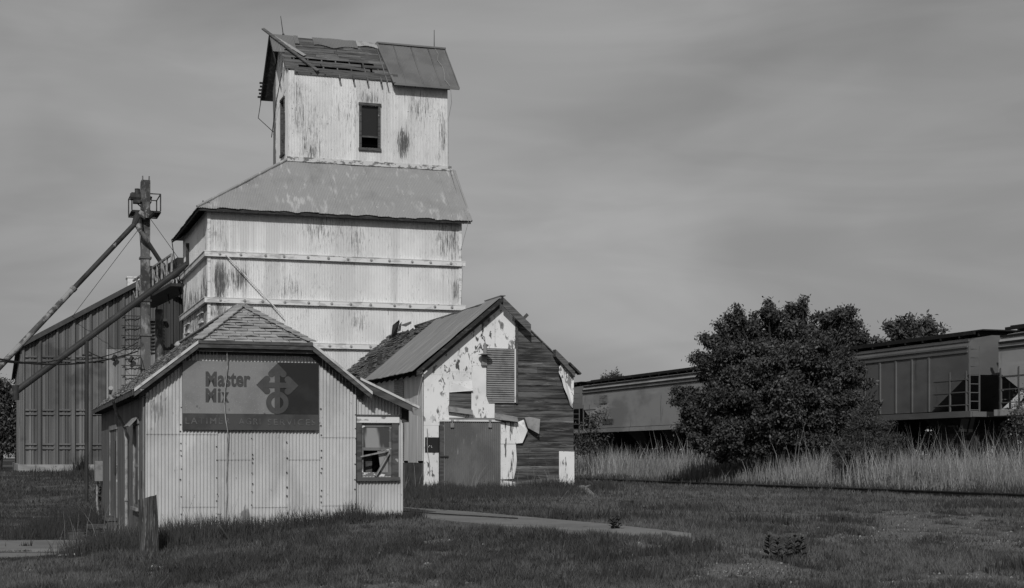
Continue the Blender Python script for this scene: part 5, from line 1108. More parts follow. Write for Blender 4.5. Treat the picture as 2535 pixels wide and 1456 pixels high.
# dark loading spout from the grain elevator wall to the lower left
def load_spout():
    a = T.wld(T.side(467, 643) + V3((.2, 0, 0))); b = at(33, 974, 67)
    r = thing('loading_spout', 'long dark loading spout slanting down from the grain elevator wall', 'spout', (b.x, b.y, 0))
    o = V3((b.x, b.y, 0)); s = MB(); s.tube([a - o, b - o], .145, 14); s.build('pipe', M['pipe_dark'], r)
    s = MB(); c = at(39, 965, 67) - o; s.tube([c + V3((0, 0, .2)), c - V3((0, 0, .45))], .15, 12); s.build('nozzle', M['pipe_dark'], r)
    s = MB(); s.tube([b - o, b - o + (b - a).normalized() * .12], .165, 14); s.build('end_cap', M['pipe_dark'], r)
    p = T.wld(T.side(467, 643, x=-.03)); MB().beam(p - o - V3((0, 0, .25)), p - o + V3((0, 0, .75)), .05, .25).build('wall_flange', M['iron'], r)
    return
load_spout()

# conveyor bridge
def conveyor():
    a = T.wld(T.side(455, 668)); b = at(355, 727, 86)
    r = thing('conveyor_bridge', 'lattice conveyor bridge between the grain elevator and the storage roof', 'conveyor', (a.x, a.y, 0))
    o = V3((a.x, a.y, 0)); A, Bv = a - o, b - o; d = (Bv - A); L = d.length; d.normalize(); sd = d.cross(V3((0, 0, 1))).normalized()
    h = 1.15; hw = .55; n = 9; s = MB(); t = MB()
    for side in (-1, 1):
        off = sd * hw * side
        t.beam(A + off + V3((0, 0, h * .6)), Bv + off + V3((0, 0, h * .6)), .09, .09); t.beam(A + off - V3((0, 0, h * .5)), Bv + off - V3((0, 0, h * .5)), .09, .10)
        for k in range(n):
            p, q = A.lerp(Bv, k / n) + off, A.lerp(Bv, (k + 1) / n) + off
            t.beam(p - V3((0, 0, h * .5)), p + V3((0, 0, h * .6)), .09, .09); t.beam(p - V3((0, 0, h * .5)), q + V3((0, 0, h * .6)) if k % 2 else q + V3((0, 0, h * .1)), .05, .05); t.beam(p + V3((0, 0, h * .1)), q - V3((0, 0, h * .5)), .05, .05)
    t.build('truss', M['truss'], r)
    s.beam(A + V3((0, 0, h * .25)), Bv + V3((0, 0, h * .25)), .6, .55); s.build('conveyor_trough', M['iron'], r)
    s = MB(); s.beam(A - V3((0, 0, h * .62)), Bv - V3((0, 0, h * .62)), 1.2, .14); s.build('walkway', M['iron'], r)
    p = at(394, 800, 84); s = MB(); g = hz1(p.x, p.y); s.tube([V3((p.x, p.y, g)) - o, V3((p.x, p.y, A.z - h * .6))  - V3((o.x, o.y, 0))], .22, 12); s.build('support_pipe', M['leg'], r)
    p = at(374, 672, 85) - o; s = MB(); s.tube([p - sd * .4, p + sd * .4], .32, 10); s.box(p.x - .35, p.x + .3, p.y - .2, p.y + .3, p.z - .6, p.z - .25); s.tube([p + sd * .4, p + sd * .6], .2, 10); s.build('drive_motor', M['iron'], r)
    q = at(400, 690, 82) - o; MB().box(q.x - .5, q.x + .45, q.y - .4, q.y + .4, q.z - .6, q.z + .6).build('inlet_box', M['iron'], r)
    for k in range(2): p = A.lerp(Bv, .1 + .25 * k) - V3((0, 0, h * .6)); MB().beam(p, p - V3((0, 0, .55)) - d * .5, .05, .05).build('hanger_brace', M['iron'], r)
conveyor()

# ------------------------------------------------------------------ pole, wires, post, rod
pb = at(214, 1249, 50); zg = hz1(pb.x, pb.y); pt = at(214, 845, 50).z
r = thing('steel_pole', 'thin dark steel pole standing in the grass left of the office', 'pole', (pb.x, pb.y, zg - .2))
MB().tube([(0, 0, 0), (0.02, 0, pt - zg + .2)], [.065, .055], 10).build('shaft', M['pipe_dark'], r)
MB().tube([(-.14, 0, pt - zg - .25), (.16, 0, pt - zg - .25)], .035, 8).build('insulator', M['iron'], r)
e1, e2 = Lg.wld((-.4, -.3, 7.4)), Lg.wld((-.4, -.3, 6.95))
wire('power_line', [at(-130, 858, 46), at(150, 890, 60), e1], .022, M['wire'], 'upper thin black power line crossing in front of the storage building', 'power line', .3)
wire('power_line', [at(-130, 858, 44), at(150, 902, 60), e2], .035, M['wire'], 'lower thick black power line crossing in front of the storage building', 'power line', .15)
wire('power_line', [V3((pb.x, pb.y, pt - .3)), e1 + V3((0, 0, -.2))], .018, M['wire'], 'short black wire from the thin pole to the bucket elevator leg', 'power line', .45)

p = at(367, 1352, 27.2); zg = hz1(p.x, p.y); top = at(367, 1232, 27.2).z
s = MB(); n = 14; rr = random.Random(2); rings = []
for k in range(9):
    z = zg - .3 + (top - zg + .3) * k / 8; ring = []
    for j in range(n):
        a = 2 * math.pi * j / n; q = .165 * (1 + .06 * math.sin(3 * a + 1) + rr.uniform(-.03, .03)) * (1.06 - .08 * k / 8); zz = z + (.05 * math.cos(a) + rr.uniform(-.012, .012) if k == 8 else 0)
        ring.append((q * math.cos(a) - .05 * k / 8 + .03, q * math.sin(a), zz))
    rings.append(ring)
pts = [q for r_ in rings for q in r_]; fc = [(k * n + j, k * n + (j + 1) % n, (k + 1) * n + (j + 1) % n, (k + 1) * n + j) for k in range(8) for j in range(n)] + [tuple(8 * n + j for j in range(n))]
s.add(pts, fc); o = s.build('wooden_post', M['post'], smooth=False); o.location = (p.x, p.y, 0); tag(o, 'stout weathered wooden post before the left corner of the metal office', 'post')
a, b = at(538, 1294, 28.6), at(580, 1352, 28.2); s = MB(); s.tube([a + V3((-.02, 0, .02)), a, b], .018, 8); s.tube([a - V3((.02, 0, -.03)), a + V3((.03, 0, 0))], .028, 8); tag(s.build('iron_rod', M['iron']), 'thin black iron rod leaning in the grass by the office wall', 'rod')
a = at(542, 1273, 29.7); s = MB(); s.tube([V3((a.x, a.y, a.z)), V3((a.x, a.y, hz1(a.x, a.y) - .1))], .035, 8); s.tube([a, a + V3((0, 0, .02))], .05, 8); tag(s.build('pipe_stub', M['galv']), 'short pale pipe stub standing against the corrugated office wall', 'pipe')

# ------------------------------------------------------------------ scraps on the ground
def scrap(name, m, a, b, w_, h_, label, cat, D=None):
    a, b = gpt(*a), gpt(*b); z = V3((0, 0, h_ * .6)); s = MB(); s.beam(a + z, b + z, w_, h_); return tag(s.build(name, m), label, cat)
scrap('plank', M['white'], (148, 1378), (282, 1369), .10, .03, 'pale plank lying on the pavement at the left edge', 'plank')
scrap('plank', M['iron'], (270, 1371), (332, 1364), .05, .03, 'short dark strip lying at the end of the pale plank', 'plank')
scrap('plank', M['wood_black'], (1543, 1252), (1566, 1252), .25, .12, 'dark broken block in the grass right of the log', 'block')
def log_(u0, v0, u1, v1, r0, r1, label):
    a, b = gpt(u0, v0), gpt(u1, v1); s = MB(); d = b - a; pts = [a + d * t + V3((0, 0, r0 * .8 + .05 * math.sin(t * 5))) for t in (0, .3, .6, 1)]; s.tube(pts, [r0, r0 * 1.1, r0, r1], 9)
    s.tube([pts[1], pts[1] + V3((.25, -.1, .12))], [r0 * .5, r0 * .2], 6); s.tube([pts[2], pts[2] + V3((-.3, .1, -.05))], [r0 * .45, r0 * .2], 6); return tag(s.build('driftwood_log', mat('bleached_log', .19, [(.09, ((3, 3, 3), 5, .45, .62))], rough=.95)), label, 'log')
log_(1432, 1217, 1468, 1228, .11, .06, 'bleached broken log lying beside the barn corner')
for (u, v, n, lab) in ((1408, 1246, 6, 'bare pale branches lying in grass before the barn corner'), (1482, 1253, 6, 'tangle of bare pale twigs left of the dark block')):
    a = gpt(u, v); s = MB()
    for k in range(n):
        q = a + V3((random.uniform(-.3, .3), random.uniform(-.1, .1), .02)); e = q + V3((random.uniform(-.5, .5), random.uniform(-.2, .2), random.uniform(.05, .4))); s.tube([q, q.lerp(e, .5) + V3((0, 0, .015)), e], [.011, .009, .004], 5)
    tag(s.build('branch_pile', M['wood_grey']), lab, 'branches')

# ------------------------------------------------------------------ trees and bushes
def leaf_mat(name, b, hi):
    m = mat(name, b, rough=0.55, spec=0.35, attr=('tint', hi)); return m
M['leaf'] = leaf_mat('dark_leaves', 0.013, 0.115); M['leaf_soft'] = leaf_mat('soft_leaves', 0.020, 0.060); M['cedar'] = leaf_mat('cedar_foliage', 0.022, 0.080); M['weed'] = mat('weed_leaves', 0.030, [(0.055, ((9, 9, 9), 3, .45, .6))], rough=.6, island=.35); M['leaf_pale'] = leaf_mat('pale_leaves', 0.03, 0.11)  # bright tint in the dark leaf colour stands in for sunlit highlights
def leaves(centers, n_per, spread, size, seed, droop=0.2, aspect=0.45):
    g = np.random.default_rng(seed); k = len(centers); N_ = k * n_per
    c = np.repeat(centers, n_per, 0) + g.normal(0, 1, (N_, 3)) * spread * np.array([1, 1, .75])
    d = g.normal(0, 1, (N_, 3)); d[:, 2] -= droop; d /= np.linalg.norm(d, axis=1)[:, None]
    nn = g.normal(0, 1, (N_, 3)) + np.array([-.1, -.5, .9]); side = np.cross(d, nn); side /= np.linalg.norm(side, axis=1)[:, None] + 1e-6
    L = size * g.uniform(.6, 1.3, N_)[:, None]; wd = L * aspect
    up = np.cross(side, d) * L * .12
    v = np.stack([c, c + d * L * .5 + side * wd * .5 + up, c + d * L, c + d * L * .5 - side * wd * .5 + up], 1).reshape(-1, 3)
    f = np.arange(N_ * 4).reshape(-1, 4); tw = np.repeat(g.uniform(0, 1, k), n_per)
    tint = np.repeat(np.clip(.15 + .5 * tw * g.uniform(.4, 1.2, N_) + .25 * (g.random(N_) < .12), 0, 1), 4)
    return v, f, tint
def tree(name, label, cat, base, blobs, twigs, per, spread, size, leafm, trunk_r, seed, group=None, shell=.75, droop=.2, aspect=.45, trunks=1, spray=0, sprayL=1.0, shoots=()):
    """blobs: world-space lobes (centre, radii); twigs are scattered through them, mostly near the surface"""
    g = np.random.default_rng(seed); o = V3(base); r = thing(name, label, cat, base, 0, group)
    cs = []; vol = np.array([(b[1][0] * b[1][1] * b[1][2]) ** (2 / 3) for b in blobs]); share = vol / vol.sum()
    for (c, rad), sh in zip(blobs, share):
        k = max(6, int(twigs * sh)); d = g.normal(0, 1, (k, 3)); d /= np.linalg.norm(d, axis=1)[:, None]
        q = np.where(g.random(k) < shell, g.uniform(.72, 1.06, k), g.uniform(.2, .8, k))[:, None]
        p = np.array(c)[None] + d * q * np.array(rad)[None] * (1 + .16 * np.sin(d[:, :1] * 5 + seed) * np.cos(d[:, 2:] * 6))
        cs.append(p)
    if spray:      # short leafy shoots standing out of the lobes, so that the outline is ragged
        for (c, rad) in blobs:
            k = int(spray * (rad[0] * rad[2]) ** .5) + 2; d = g.normal(0, 1, (k, 3)); d[:, 2] += .25; d /= np.linalg.norm(d, axis=1)[:, None]
            p0 = np.array(c)[None] + d * np.array(rad)[None] * g.uniform(.8, 1.0, k)[:, None]; dd = d + g.normal(0, .45, (k, 3)) + np.array([0, 0, .35]); dd /= np.linalg.norm(dd, axis=1)[:, None]; ln = g.uniform(.25, .95, k)[:, None] * sprayL
            for q in (.0, .25, .5, .75, 1.0): cs.append(p0 + dd * ln * q - np.array([0, 0, .25]) * ln * q * q)
    for (a_, b_) in shoots:      # long leafy branches reaching out of the crown
        a_, b_ = np.array(a_), np.array(b_); k = 26; t_ = (np.arange(k) + .5) / k
        cs.append(a_[None] + (b_ - a_)[None] * t_[:, None] + g.normal(0, .21, (k, 3)) * (1.15 - .75 * t_)[:, None] + np.array([0, 0, .18]) * np.sin(t_ * 3.1)[:, None])
    cs = np.concatenate(cs) - np.array(o)[None]; cs = cs[cs[:, 2] > .1]
    v, f, t = leaves(cs, per, spread, size, seed + 1, droop, aspect)
    fast_mesh('crown', v, f, leafm, {'tint': t}, r)
    s = MB(); rr = random.Random(seed)
    for (c, rad) in blobs:
        c = V3(c) - o; st = V3((rr.uniform(-.15, .15) * trunks, rr.uniform(-.1, .1), 0)); m = V3((c.x * .35, c.y * .35, max(.3, c.z * .5)))
        s.tube([st - V3((0, 0, .3)), m, c, c + V3((rr.uniform(-.3, .3) * rad[0], 0, rad[2] * .8))], [trunk_r, trunk_r * .75, trunk_r * .4, trunk_r * .1], 7)
        for _ in range(4):
            e = c + V3((rr.uniform(-1, 1) * rad[0], rr.uniform(-1, 1) * rad[1], rr.uniform(-.3, 1) * rad[2])) * .85; s.tube([m.lerp(c, .5), m.lerp(e, .7), e], [trunk_r * .35, trunk_r * .2, trunk_r * .06], 5)
    s.build('trunk', M['bark'], r)
    return r
def blob(u, v, ru, rv, D, depth=1.0): p = at(u, v, D); return (tuple(p), (ru / KD * D, ru / KD * D * depth, rv / KD * D))
Dm = 66.5
OUTL = [(1436.5 + .507 * a, 718.3 + .507 * b) for a, b in ((925, 90), (960, 110), (1010, 118), (1030, 95), (1080, 82), (1120, 120), (1180, 124), (1290, 105), (1295, 135), (1235, 195), (1322, 178), (1300, 215), (1240, 255), (1250, 300), (1300, 330), (1350, 375), (1310, 400), (1385, 455), (1345, 500), (1310, 540), (1415, 552), (1350, 600), (1300, 640), (1290, 760),
    (1150, 830), (950, 860), (800, 840), (640, 800), (560, 750), (515, 670), (600, 650), (530, 615), (485, 545), (490, 495), (560, 490), (610, 440), (575, 345), (600, 320), (640, 310), (620, 245), (670, 235), (690, 185), (725, 205), (735, 145), (768, 118), (800, 165), (850, 150), (865, 200), (925, 185), (915, 130))]
def clump_tree(name, label, cat, base, outline, D, depth, n_in, edge_step, r_in, r_edge, per_m, size, leafm, trunk_r, seed):
    """crown of separate leafy clumps, each at the end of its own branch; small ragged clumps along the rim"""
    g = np.random.default_rng(seed); rr = random.Random(seed); o = V3(base); P = np.array(outline); r = thing(name, label, cat, base)
    def dist(u, v):
        a, b = P, np.roll(P, -1, 0); ab = b - a; t = np.clip(((np.array([u, v]) - a) * ab).sum(1) / (ab ** 2).sum(1), 0, 1); return np.sqrt((((a + ab * t[:, None]) - np.array([u, v])) ** 2).sum(1)).min()
    cl = []; tries = 0
    while len(cl) < n_in and tries < 9000:
        tries += 1; u, v = g.uniform(P[:, 0].min(), P[:, 0].max()), g.uniform(P[:, 1].min(), P[:, 1].max())
        if not inside(outline, np.array([u]), np.array([v]))[0]: continue
        e = dist(u, v)
        if e < r_in / D * KD * 1.15: continue
        dd = depth * min(1, e / 150) ** .5 * g.uniform(-1, .8); c = at(u, v, D + dd)
        if all((c - q).length > r_in * .95 for q, _ in cl): cl.append((c, r_in * g.uniform(.75, 1.25)))
    cen = P.mean(0); m = len(P)
    for k in range(m):
        a, b = P[k], P[(k + 1) % m]; L = np.hypot(*(b - a)); n = max(1, int(L / edge_step))
        for q in range(n):
            p = a + (b - a) * ((q + g.uniform(0, .6)) / n); dc = cen - p; dc /= np.hypot(*dc)
            if g.random() < .62: u, v = p + dc * g.uniform(-3, 16); cl.append((at(u, v, D + g.uniform(-.9, .7)), r_edge * g.uniform(.5, 1.3)))
    for k in range(m):      # shoots running out to the tips of the outline
        a, b, c_ = P[k - 1], P[k], P[(k + 1) % m]; x = (b[0] - a[0]) * (c_[1] - b[1]) - (b[1] - a[1]) * (c_[0] - b[0])
        if x > 0 and b[1] < P[:, 1].max() - 60:
            inn = (a + c_) / 2 - b; L = np.hypot(*inn); inn = inn / (L + 1e-6) * .6 + (cen - b) / np.hypot(*(cen - b)) * .6
            for q in range(9): w_ = b + inn * (q * 6.5 - 12); cl.append((at(w_[0] + g.normal(0, 2), w_[1] + g.normal(0, 2), D - .2 + .1 * q), .07 + .022 * q))
    cs = []
    for c, rad in cl:
        k = max(4, int(per_m * rad)); d = g.normal(0, 1, (k, 3)); d /= np.linalg.norm(d, axis=1)[:, None]; p = np.array(c)[None] + d * rad * (g.random(k) ** .45)[:, None] * np.array([1.1, 1, .72]); cs.append(p)
    cs = np.concatenate(cs) - np.array(o)[None]; cs = cs[cs[:, 2] > .1]
    v, f, t = leaves(cs, 24, .115, size, seed + 1, .35, .45); fast_mesh('crown', v, f, leafm, {'tint': t}, r)
    s = MB(); hubs = []
    for k in range(7): a = 2 * math.pi * k / 7; st = V3((.25 * math.cos(a), .2 * math.sin(a), -.3)); h = V3((1.5 * math.cos(a), .8 * math.sin(a), rr.uniform(1.8, 3.2))); hubs.append(h); s.tube([st, st.lerp(h, .5) + V3((0, 0, .3)), h], [trunk_r, trunk_r * .8, trunk_r * .55], 7)
    for c, rad in cl:
        c = c - o; h = min(hubs, key=lambda q: (q - c).length + rr.random()); mid = h.lerp(c, .55) + V3((0, 0, .15)); s.tube([h, mid, c], [trunk_r * .3, trunk_r * .18, trunk_r * .08], 4, cap=False)
    s.build('trunk', M['bark'], r); return r
pb = at(1925, 1165, Dm); clump_tree('bushy_tree', 'big dark bushy tree standing before the train in the dry grass', 'tree', (pb.x, pb.y, hz1(pb.x, pb.y)), OUTL, Dm, 2.6, 190, 11, .50, .19, 46, .155, M['leaf'], .09, 21)
Dc = 60.0
bl = [blob(2140, 1120, 72, 42, Dc), blob(2150, 1080, 52, 42, Dc), blob(2145, 1048, 30, 34, Dc + .2), blob(2195, 1110, 32, 34, Dc), blob(2095, 1130, 36, 34, Dc - .3)]
pb = at(2140, 1160, Dc); tree('cedar_bush', 'low feathery cedar bush at the right foot of the bushy tree', 'bush', (pb.x, pb.y, hz1(pb.x, pb.y)), bl, 480, 36, .10, .13, M['cedar'], .05, 22, droop=-.5, aspect=.2, spray=26, sprayL=.45)
D3 = 84.0
bl = [blob(1462, 1062, 30, 26, D3), blob(1458, 1095, 40, 30, D3), blob(1480, 1040, 16, 14, D3), blob(1440, 1110, 26, 26, D3)]
pb = at(1460, 1140, D3); tree('sapling', 'small open sapling beside the right barn corner before the train', 'tree', (pb.x, pb.y, hz1(pb.x, pb.y)), bl, 60, 9, .2, .15, M['leaf'], .03, 23, shell=.4, spray=5, sprayL=.9)
D4 = 52.0
bl = [blob(2518, 1015, 18, 40, D4), blob(2535, 1040, 24, 46, D4), blob(2508, 1070, 14, 14, D4), blob(2540, 985, 18, 20, D4)]
pb = at(2530, 1150, D4); tree('sapling', 'slender pale leaved sapling at the right edge of the picture', 'tree', (pb.x, pb.y, hz1(pb.x, pb.y)), bl, 80, 11, .16, .10, M['leaf_pale'], .025, 24, shell=.4)
for (name, lab, D, bls, tw, per, sd_) in (
    ('background_tree', 'round leafy tree crown showing above the roof of the ribbed rail car', 88, [(2245, 832, 30, 26), (2292, 835, 28, 22), (2262, 858, 50, 26), (2228, 808, 20, 10), (2300, 815, 14, 9), (2262, 900, 60, 40)], 330, 22, 31),
    ('background_tree', 'wispy tree crown between the bushy tree and the round crown', 92, [(2110, 850, 36, 20), (2150, 865, 28, 20), (2132, 832, 16, 12), (2090, 870, 34, 24), (2182, 858, 10, 14), (2120, 910, 60, 40)], 260, 14, 32),
    ('background_tree', 'tiny distant tree top peeping over the pale rail car', 140, [(1528, 938, 14, 7), (1505, 942, 8, 5), (1530, 970, 30, 24)], 90, 14, 33)):
    bl = [blob(u, v, a, b, D) for u, v, a, b in bls]; pb = at(bls[0][0], 1130, D); tree(name, lab, 'tree', (pb.x, pb.y, .6), bl, tw, per, .2, .25, M['leaf'], .14, sd_, group='trees beyond the railway', shell=.6, spray=8, sprayL=1.1)
bl = [blob(u, v, a, b, 112) for u, v, a, b in ((8, 1010, 34, 60), (-20, 970, 40, 30), (14, 1080, 34, 50), (24, 1035, 14, 30), (-30, 1060, 40, 60), (20, 970, 12, 18))]
pb = at(-5, 1150, 112); tree('background_tree', 'dense dark tree behind the left corner of the grain storage', 'tree', (pb.x, pb.y, .8), bl, 520, 26, .32, .26, M['leaf'], .2, 35)
for k, (u, D) in enumerate(((-60, 125), (-130, 130))):
    bl = [blob(u, 1040, 50, 80, D), blob(u + 20, 990, 34, 44, D)]; pb = at(u, 1150, D); tree('background_tree', ('tall' if k else 'broad') + ' dark tree outside the left edge behind the storage building', 'tree', (pb.x, pb.y, .8), bl, 200, 20, .4, .3, M['leaf'], .2, 36 + k)

# ------------------------------------------------------------------ grass
def grass_mat(name, b, hi): return mat(name, b, rough=0.75, spec=0.2, attr=('tint', hi))
M['lawn'] = grass_mat('lawn_blades', 0.030, 0.105); M['dry'] = grass_mat('dry_stalks', 0.085, 0.30); M['rank'] = grass_mat('rank_grass', 0.026, 0.072); M['straw'] = grass_mat('straw', 0.10, 0.26)
def blades(P, H, Wd, lean, tint, bend=True, seed=0):
    g = np.random.default_rng(seed); n = len(P); a = g.uniform(0, 2 * np.pi, n); ld = np.stack([np.cos(a), np.sin(a), np.zeros(n)], 1) * (lean * g.uniform(.1, 1.0, n) * H)[:, None]
    b = g.normal(0, .55, n); sd_ = np.stack([np.cos(b), np.sin(b), np.zeros(n)], 1) * (Wd / 2)[:, None]; up = np.array([0, 0, 1.0])[None] * H[:, None]
    if bend:
        v = np.stack([P - sd_, P + sd_, P + up * .55 + ld * .35 + sd_ * .8, P + up * .55 + ld * .35 - sd_ * .8, P + up + ld], 1).reshape(-1, 3); i = np.arange(n)[:, None] * 5
        f = np.concatenate([i + np.array([[0, 1, 2]]), i + np.array([[0, 2, 3]]), i + np.array([[3, 2, 4]])]); return v, f, np.repeat(tint, 5)
    v = np.stack([P - sd_, P + sd_, P + up + ld], 1).reshape(-1, 3); return v, np.arange(n * 3).reshape(-1, 3), np.repeat(tint, 3)
def put(name, parts, m):
    vs, fs, ts, off = [], [], [], 0
    for v, f, t in parts: vs.append(v); fs.append(f + off); ts.append(t); off += len(v)
    o = fast_mesh(name, np.concatenate(vs), np.concatenate(fs), m, {'tint': np.concatenate(ts)}); return tag(o, kind='stuff')
def free(X, Y):   # not on concrete, not in a building
    ok = ~(inside(SLAB, X, Y) | inside(WALK, X, Y) & (fbm(X * 2, Y * 2, 41) < .58))
    for Fr, w_, d_ in ((F, 5.6, ODEP), (T, 11, 9.4), (B, 5.1, 14), (Q, 16, 40)):
        dx, dy = X - Fr.o.x, Y - Fr.o.y; lx, ly = dx * E1.x + dy * E1.y, dx * E2.x + dy * E2.y; ok &= ~((lx > -.02) & (lx < w_) & (ly > -.02) & (ly < d_))
    return ok
def ground_z(X, Y): return hz(X, Y) + .035 * (fbm(X * .8, Y * .8, 2) - .5)
n = 430000
u = rng.uniform(-700, 3250, n); tt = rng.random(n); D = 1 / (1 / 17.5 + tt ** 1.0 * (1 / 95 - 1 / 17.5)); X = (u - CX) / KD * D; lat = X + .3326 * D
gm = gravel_mask(X, D); keep = free(X, D) & (lat < 32.5) & (rng.random(n) > gm * .86) & (rng.random(n) < .55 + .8 * fbm(X * 1.1, D * .7, 17)); X, D, lat, gm = X[keep], D[keep], lat[keep], gm[keep]
tuft = np.clip((fbm(X * .9, D * .5, 23) - .52) / .12, 0, 1); fine = vnoise(X * 2.6, D * 1.8, 31)
H = (.045 + .045 * rng.random(len(X)) + .07 * tuft * rng.random(len(X)) + .03 * fine) * (1 - .55 * gm) * (1 + .25 * np.clip((D - 30) / 30, 0, 1)); Wd = .006 + .00042 * D
tint = np.clip(.38 + .6 * (fbm(X * .5, D * .35, 51) - .5) * 2 + .7 * (rng.random(len(X)) - .5) - .3 * tuft + .5 * (rng.random(len(X)) < .03) + .22 * np.clip((X + 1) / 5, 0, 1), 0, 1)
f2 = vnoise(X * 6.5, D * 3.2, 61); f3 = fbm(X * 2.3, D * 1.3, 62, 3); H = H * (.5 + .75 * f2 + .3 * f3) * np.where((X < -7.2) & (D > 25.5) & (D < 37), .4, 1); tint = np.clip(tint + .75 * (f2 - .5) + .5 * (f3 - .5), 0, 1); Wd = Wd * 1.2
put('lawn_grass', [blades(np.stack([X, D, ground_z(X, D) - .01], 1), H, Wd, .9, tint, False, 3)], M['lawn'])

def strip(p0, p1, wid, n, h0, h1, seed, tint=(.1, .6), wd=.011, lean=.5, clump=0.5):
    g = np.random.default_rng(seed); t = g.random(n); X = p0[0] + (p1[0] - p0[0]) * t + g.normal(0, wid, n); Y = p0[1] + (p1[1] - p0[1]) * t + g.normal(0, wid, n)
    c = vnoise(X * 2.2, Y * 2.2, seed); k = (g.random(n) < 1 - clump + clump * 1.5 * c) & free(X, Y); X, Y, c = X[k], Y[k], c[k]; n = len(X)
    H = (h0 + (h1 - h0) * g.random(n) ** 1.6) * (.55 + .75 * c); return blades(np.stack([X, Y, hz(X, Y) - .02], 1), H, wd * g.uniform(.7, 1.3, n), lean, np.clip(g.uniform(*tint, n), 0, 1), True, seed + 1)
fw = lambda x, y: F.wld((x, y, 0))
a, b, c = fw(-.2, -.35), fw(4.3, -.30), fw(6.2, -.30)
parts = [strip(a, b, .14, 2600, .14, .50, 61), strip(fw(-.9, -1.0), fw(2.3, -.9), .34, 3800, .15, .48, 62), strip(fw(-1.2, -1.9), fw(.4, -1.8), .38, 2800, .15, .50, 63), strip(b, c, .20, 3600, .12, .42, 64, (0, .35)), strip(fw(2.6, -.45), fw(6.9, -.2), .22, 3400, .10, .34, 65, (0, .3)),
         strip(fw(-.6, .5), fw(-.5, 5), .25, 1500, .15, .5, 66, (0, .4)), strip(fw(-2.0, 7.5), fw(-1.2, 10.5), .4, 1800, .15, .5, 67, (0, .35)), strip(fw(-.4, 10.5), fw(-.6, 13.4), .4, 900, .2, .6, 68, (0, .3))]
bw = lambda x, y: B.wld((x, y, 0))
parts += [strip(bw(-.6, -.5), bw(5.4, -.4), .35, 5200, .12, .42, 71, (.1, .6), .017), strip(bw(-3.2, -2.4), bw(4.2, -2.2), .7, 9000, .12, .40, 72, (.1, .6), .017), strip(bw(-3.6, -5.0), bw(2.6, -4.6), .8, 8000, .10, .32, 73, (.1, .55), .016), strip(bw(3.6, -.9), bw(6.4, .3), .4, 2400, .15, .55, 74, (0, .35), .018), strip(bw(-3, .0), bw(-.5, 3), .6, 2600, .2, .7, 75, (.05, .5), .018)]
qw = lambda x, y: Q.wld((x, y, 0))
parts += [strip(qw(-1, -1.2), qw(12, -1.6), .7, 3000, .04, .20, 81, (0, .3), .03), strip(qw(4, -9), qw(10, -20), 2.4, 6500, .2, .6, 82, (0, .35), .03), strip(qw(2.8, -.6), qw(3.4, -.6), .14, 160, .5, 1.3, 83, (0, .15), .03)]
for (u, v, wid, n, h, sd_) in ((1730, 1365, .30, 420, .22, 90), (1625, 1378, .25, 300, .2, 91), (1490, 1402, .3, 380, .2, 92), (1500, 1440, .35, 420, .2, 93), (1390, 1470, .3, 380, .2, 94), (2000, 1480, .5, 500, .18, 95), (2350, 1470, .5, 500, .16, 96), (2080, 1298, .4, 420, .22, 97), (1880, 1300, .5, 600, .22, 98), (1400, 1680, .3, 300, .2, 99), (2520, 1418, .25, 300, .22, 100), (120, 1358, .25, 420, .22, 101), (40, 1358, .12, 120, .2, 102), (2440, 1260, .8, 700, .25, 103), (1560, 1290, .5, 600, .25, 104), (1400, 1290, .4, 500, .3, 105)):
    p = gpt(u, v); q = gpt(u + 20, v); parts.append(strip((p.x - wid, p.y), (q.x + wid, q.y), wid * .6, n, h * .5, h * 1.3, sd_, (0, .35), .010 + .0004 * p.y))
put('rank_grass', parts, M['rank'])
p = gpt(225, 1352); put('dry_straw', [strip((p.x - .5, p.y - .1), (p.x + .45, p.y + .1), .25, 1100, .05, .22, 110, (.2, 1), .010, 2.2), strip((p.x - .2, p.y - .3), (p.x + .7, p.y - .3), .2, 300, .03, .12, 111, (.2, 1), .010, 3)], M['straw'])
# long bent seed stems by the post
parts = [strip(fw(-1.2, -.6), fw(.2, -.5), .3, 46, .6, 1.35, 112, (.3, .9), .008, .8), strip(fw(.3, -.4), fw(1.6, -.35), .15, 40, .4, .9, 113, (.2, .8), .008, .6), strip(bw(1.5, -.4), bw(4.4, -.4), .15, 50, .5, 1.3, 114, (.3, .8), .010, .6), strip(bw(-1.6, -1.5), bw(-.6, -.8), .3, 30, .7, 1.5, 115, (.3, .8), .012, .5)]
put('seed_stems', parts, M['straw'])
# tall dry grass between the two tracks, dense at the front, with a few taller stalks
def dry(n, l0, l1, h0, h1, seed, wk=1.0, tint=(.1, .9), lean=.42, y0=36, y1=112):
    g = np.random.default_rng(seed); D = 1 / (1 / y0 + g.random(n) * (1 / y1 - 1 / y0)); L = g.uniform(l0, l1, n); X = L - .3326 * D
    c = vnoise(X * .55 + 3, D * .35, seed) ; c2 = fbm(X * .22, D * .13, seed + 5, 3); k = g.random(n) < np.clip(.25 + 1.4 * (c2 - .25), .08, 1); D, X, c, c2 = D[k], X[k], c[k], c2[k]; n = len(X)
    H = (h0 + (h1 - h0) * g.random(n) ** 1.3) * (.26 + 1.0 * c2 + .42 * c); return blades(np.stack([X, D, hz(X, D) - .03], 1), H, wk * (.008 + .00024 * D) * g.uniform(.7, 1.3, n), lean, np.clip(g.uniform(*tint, n) * (.45 + .9 * c), 0, 1), True, seed + 1)
put('tall_dry_grass', [dry(26000, 31.8, 36.5, .7, 1.55, 120, .9, (0, 1)), dry(9000, 33.0, 37.5, 1.0, 1.9, 121, .85, (0, 1)), dry(1300, 32.6, 37, 1.5, 2.5, 122, .8, (.3, 1), .5), dry(12000, 31.0, 33.0, .35, .9, 123, 1.0, (.0, .6), .5)], M['dry'])
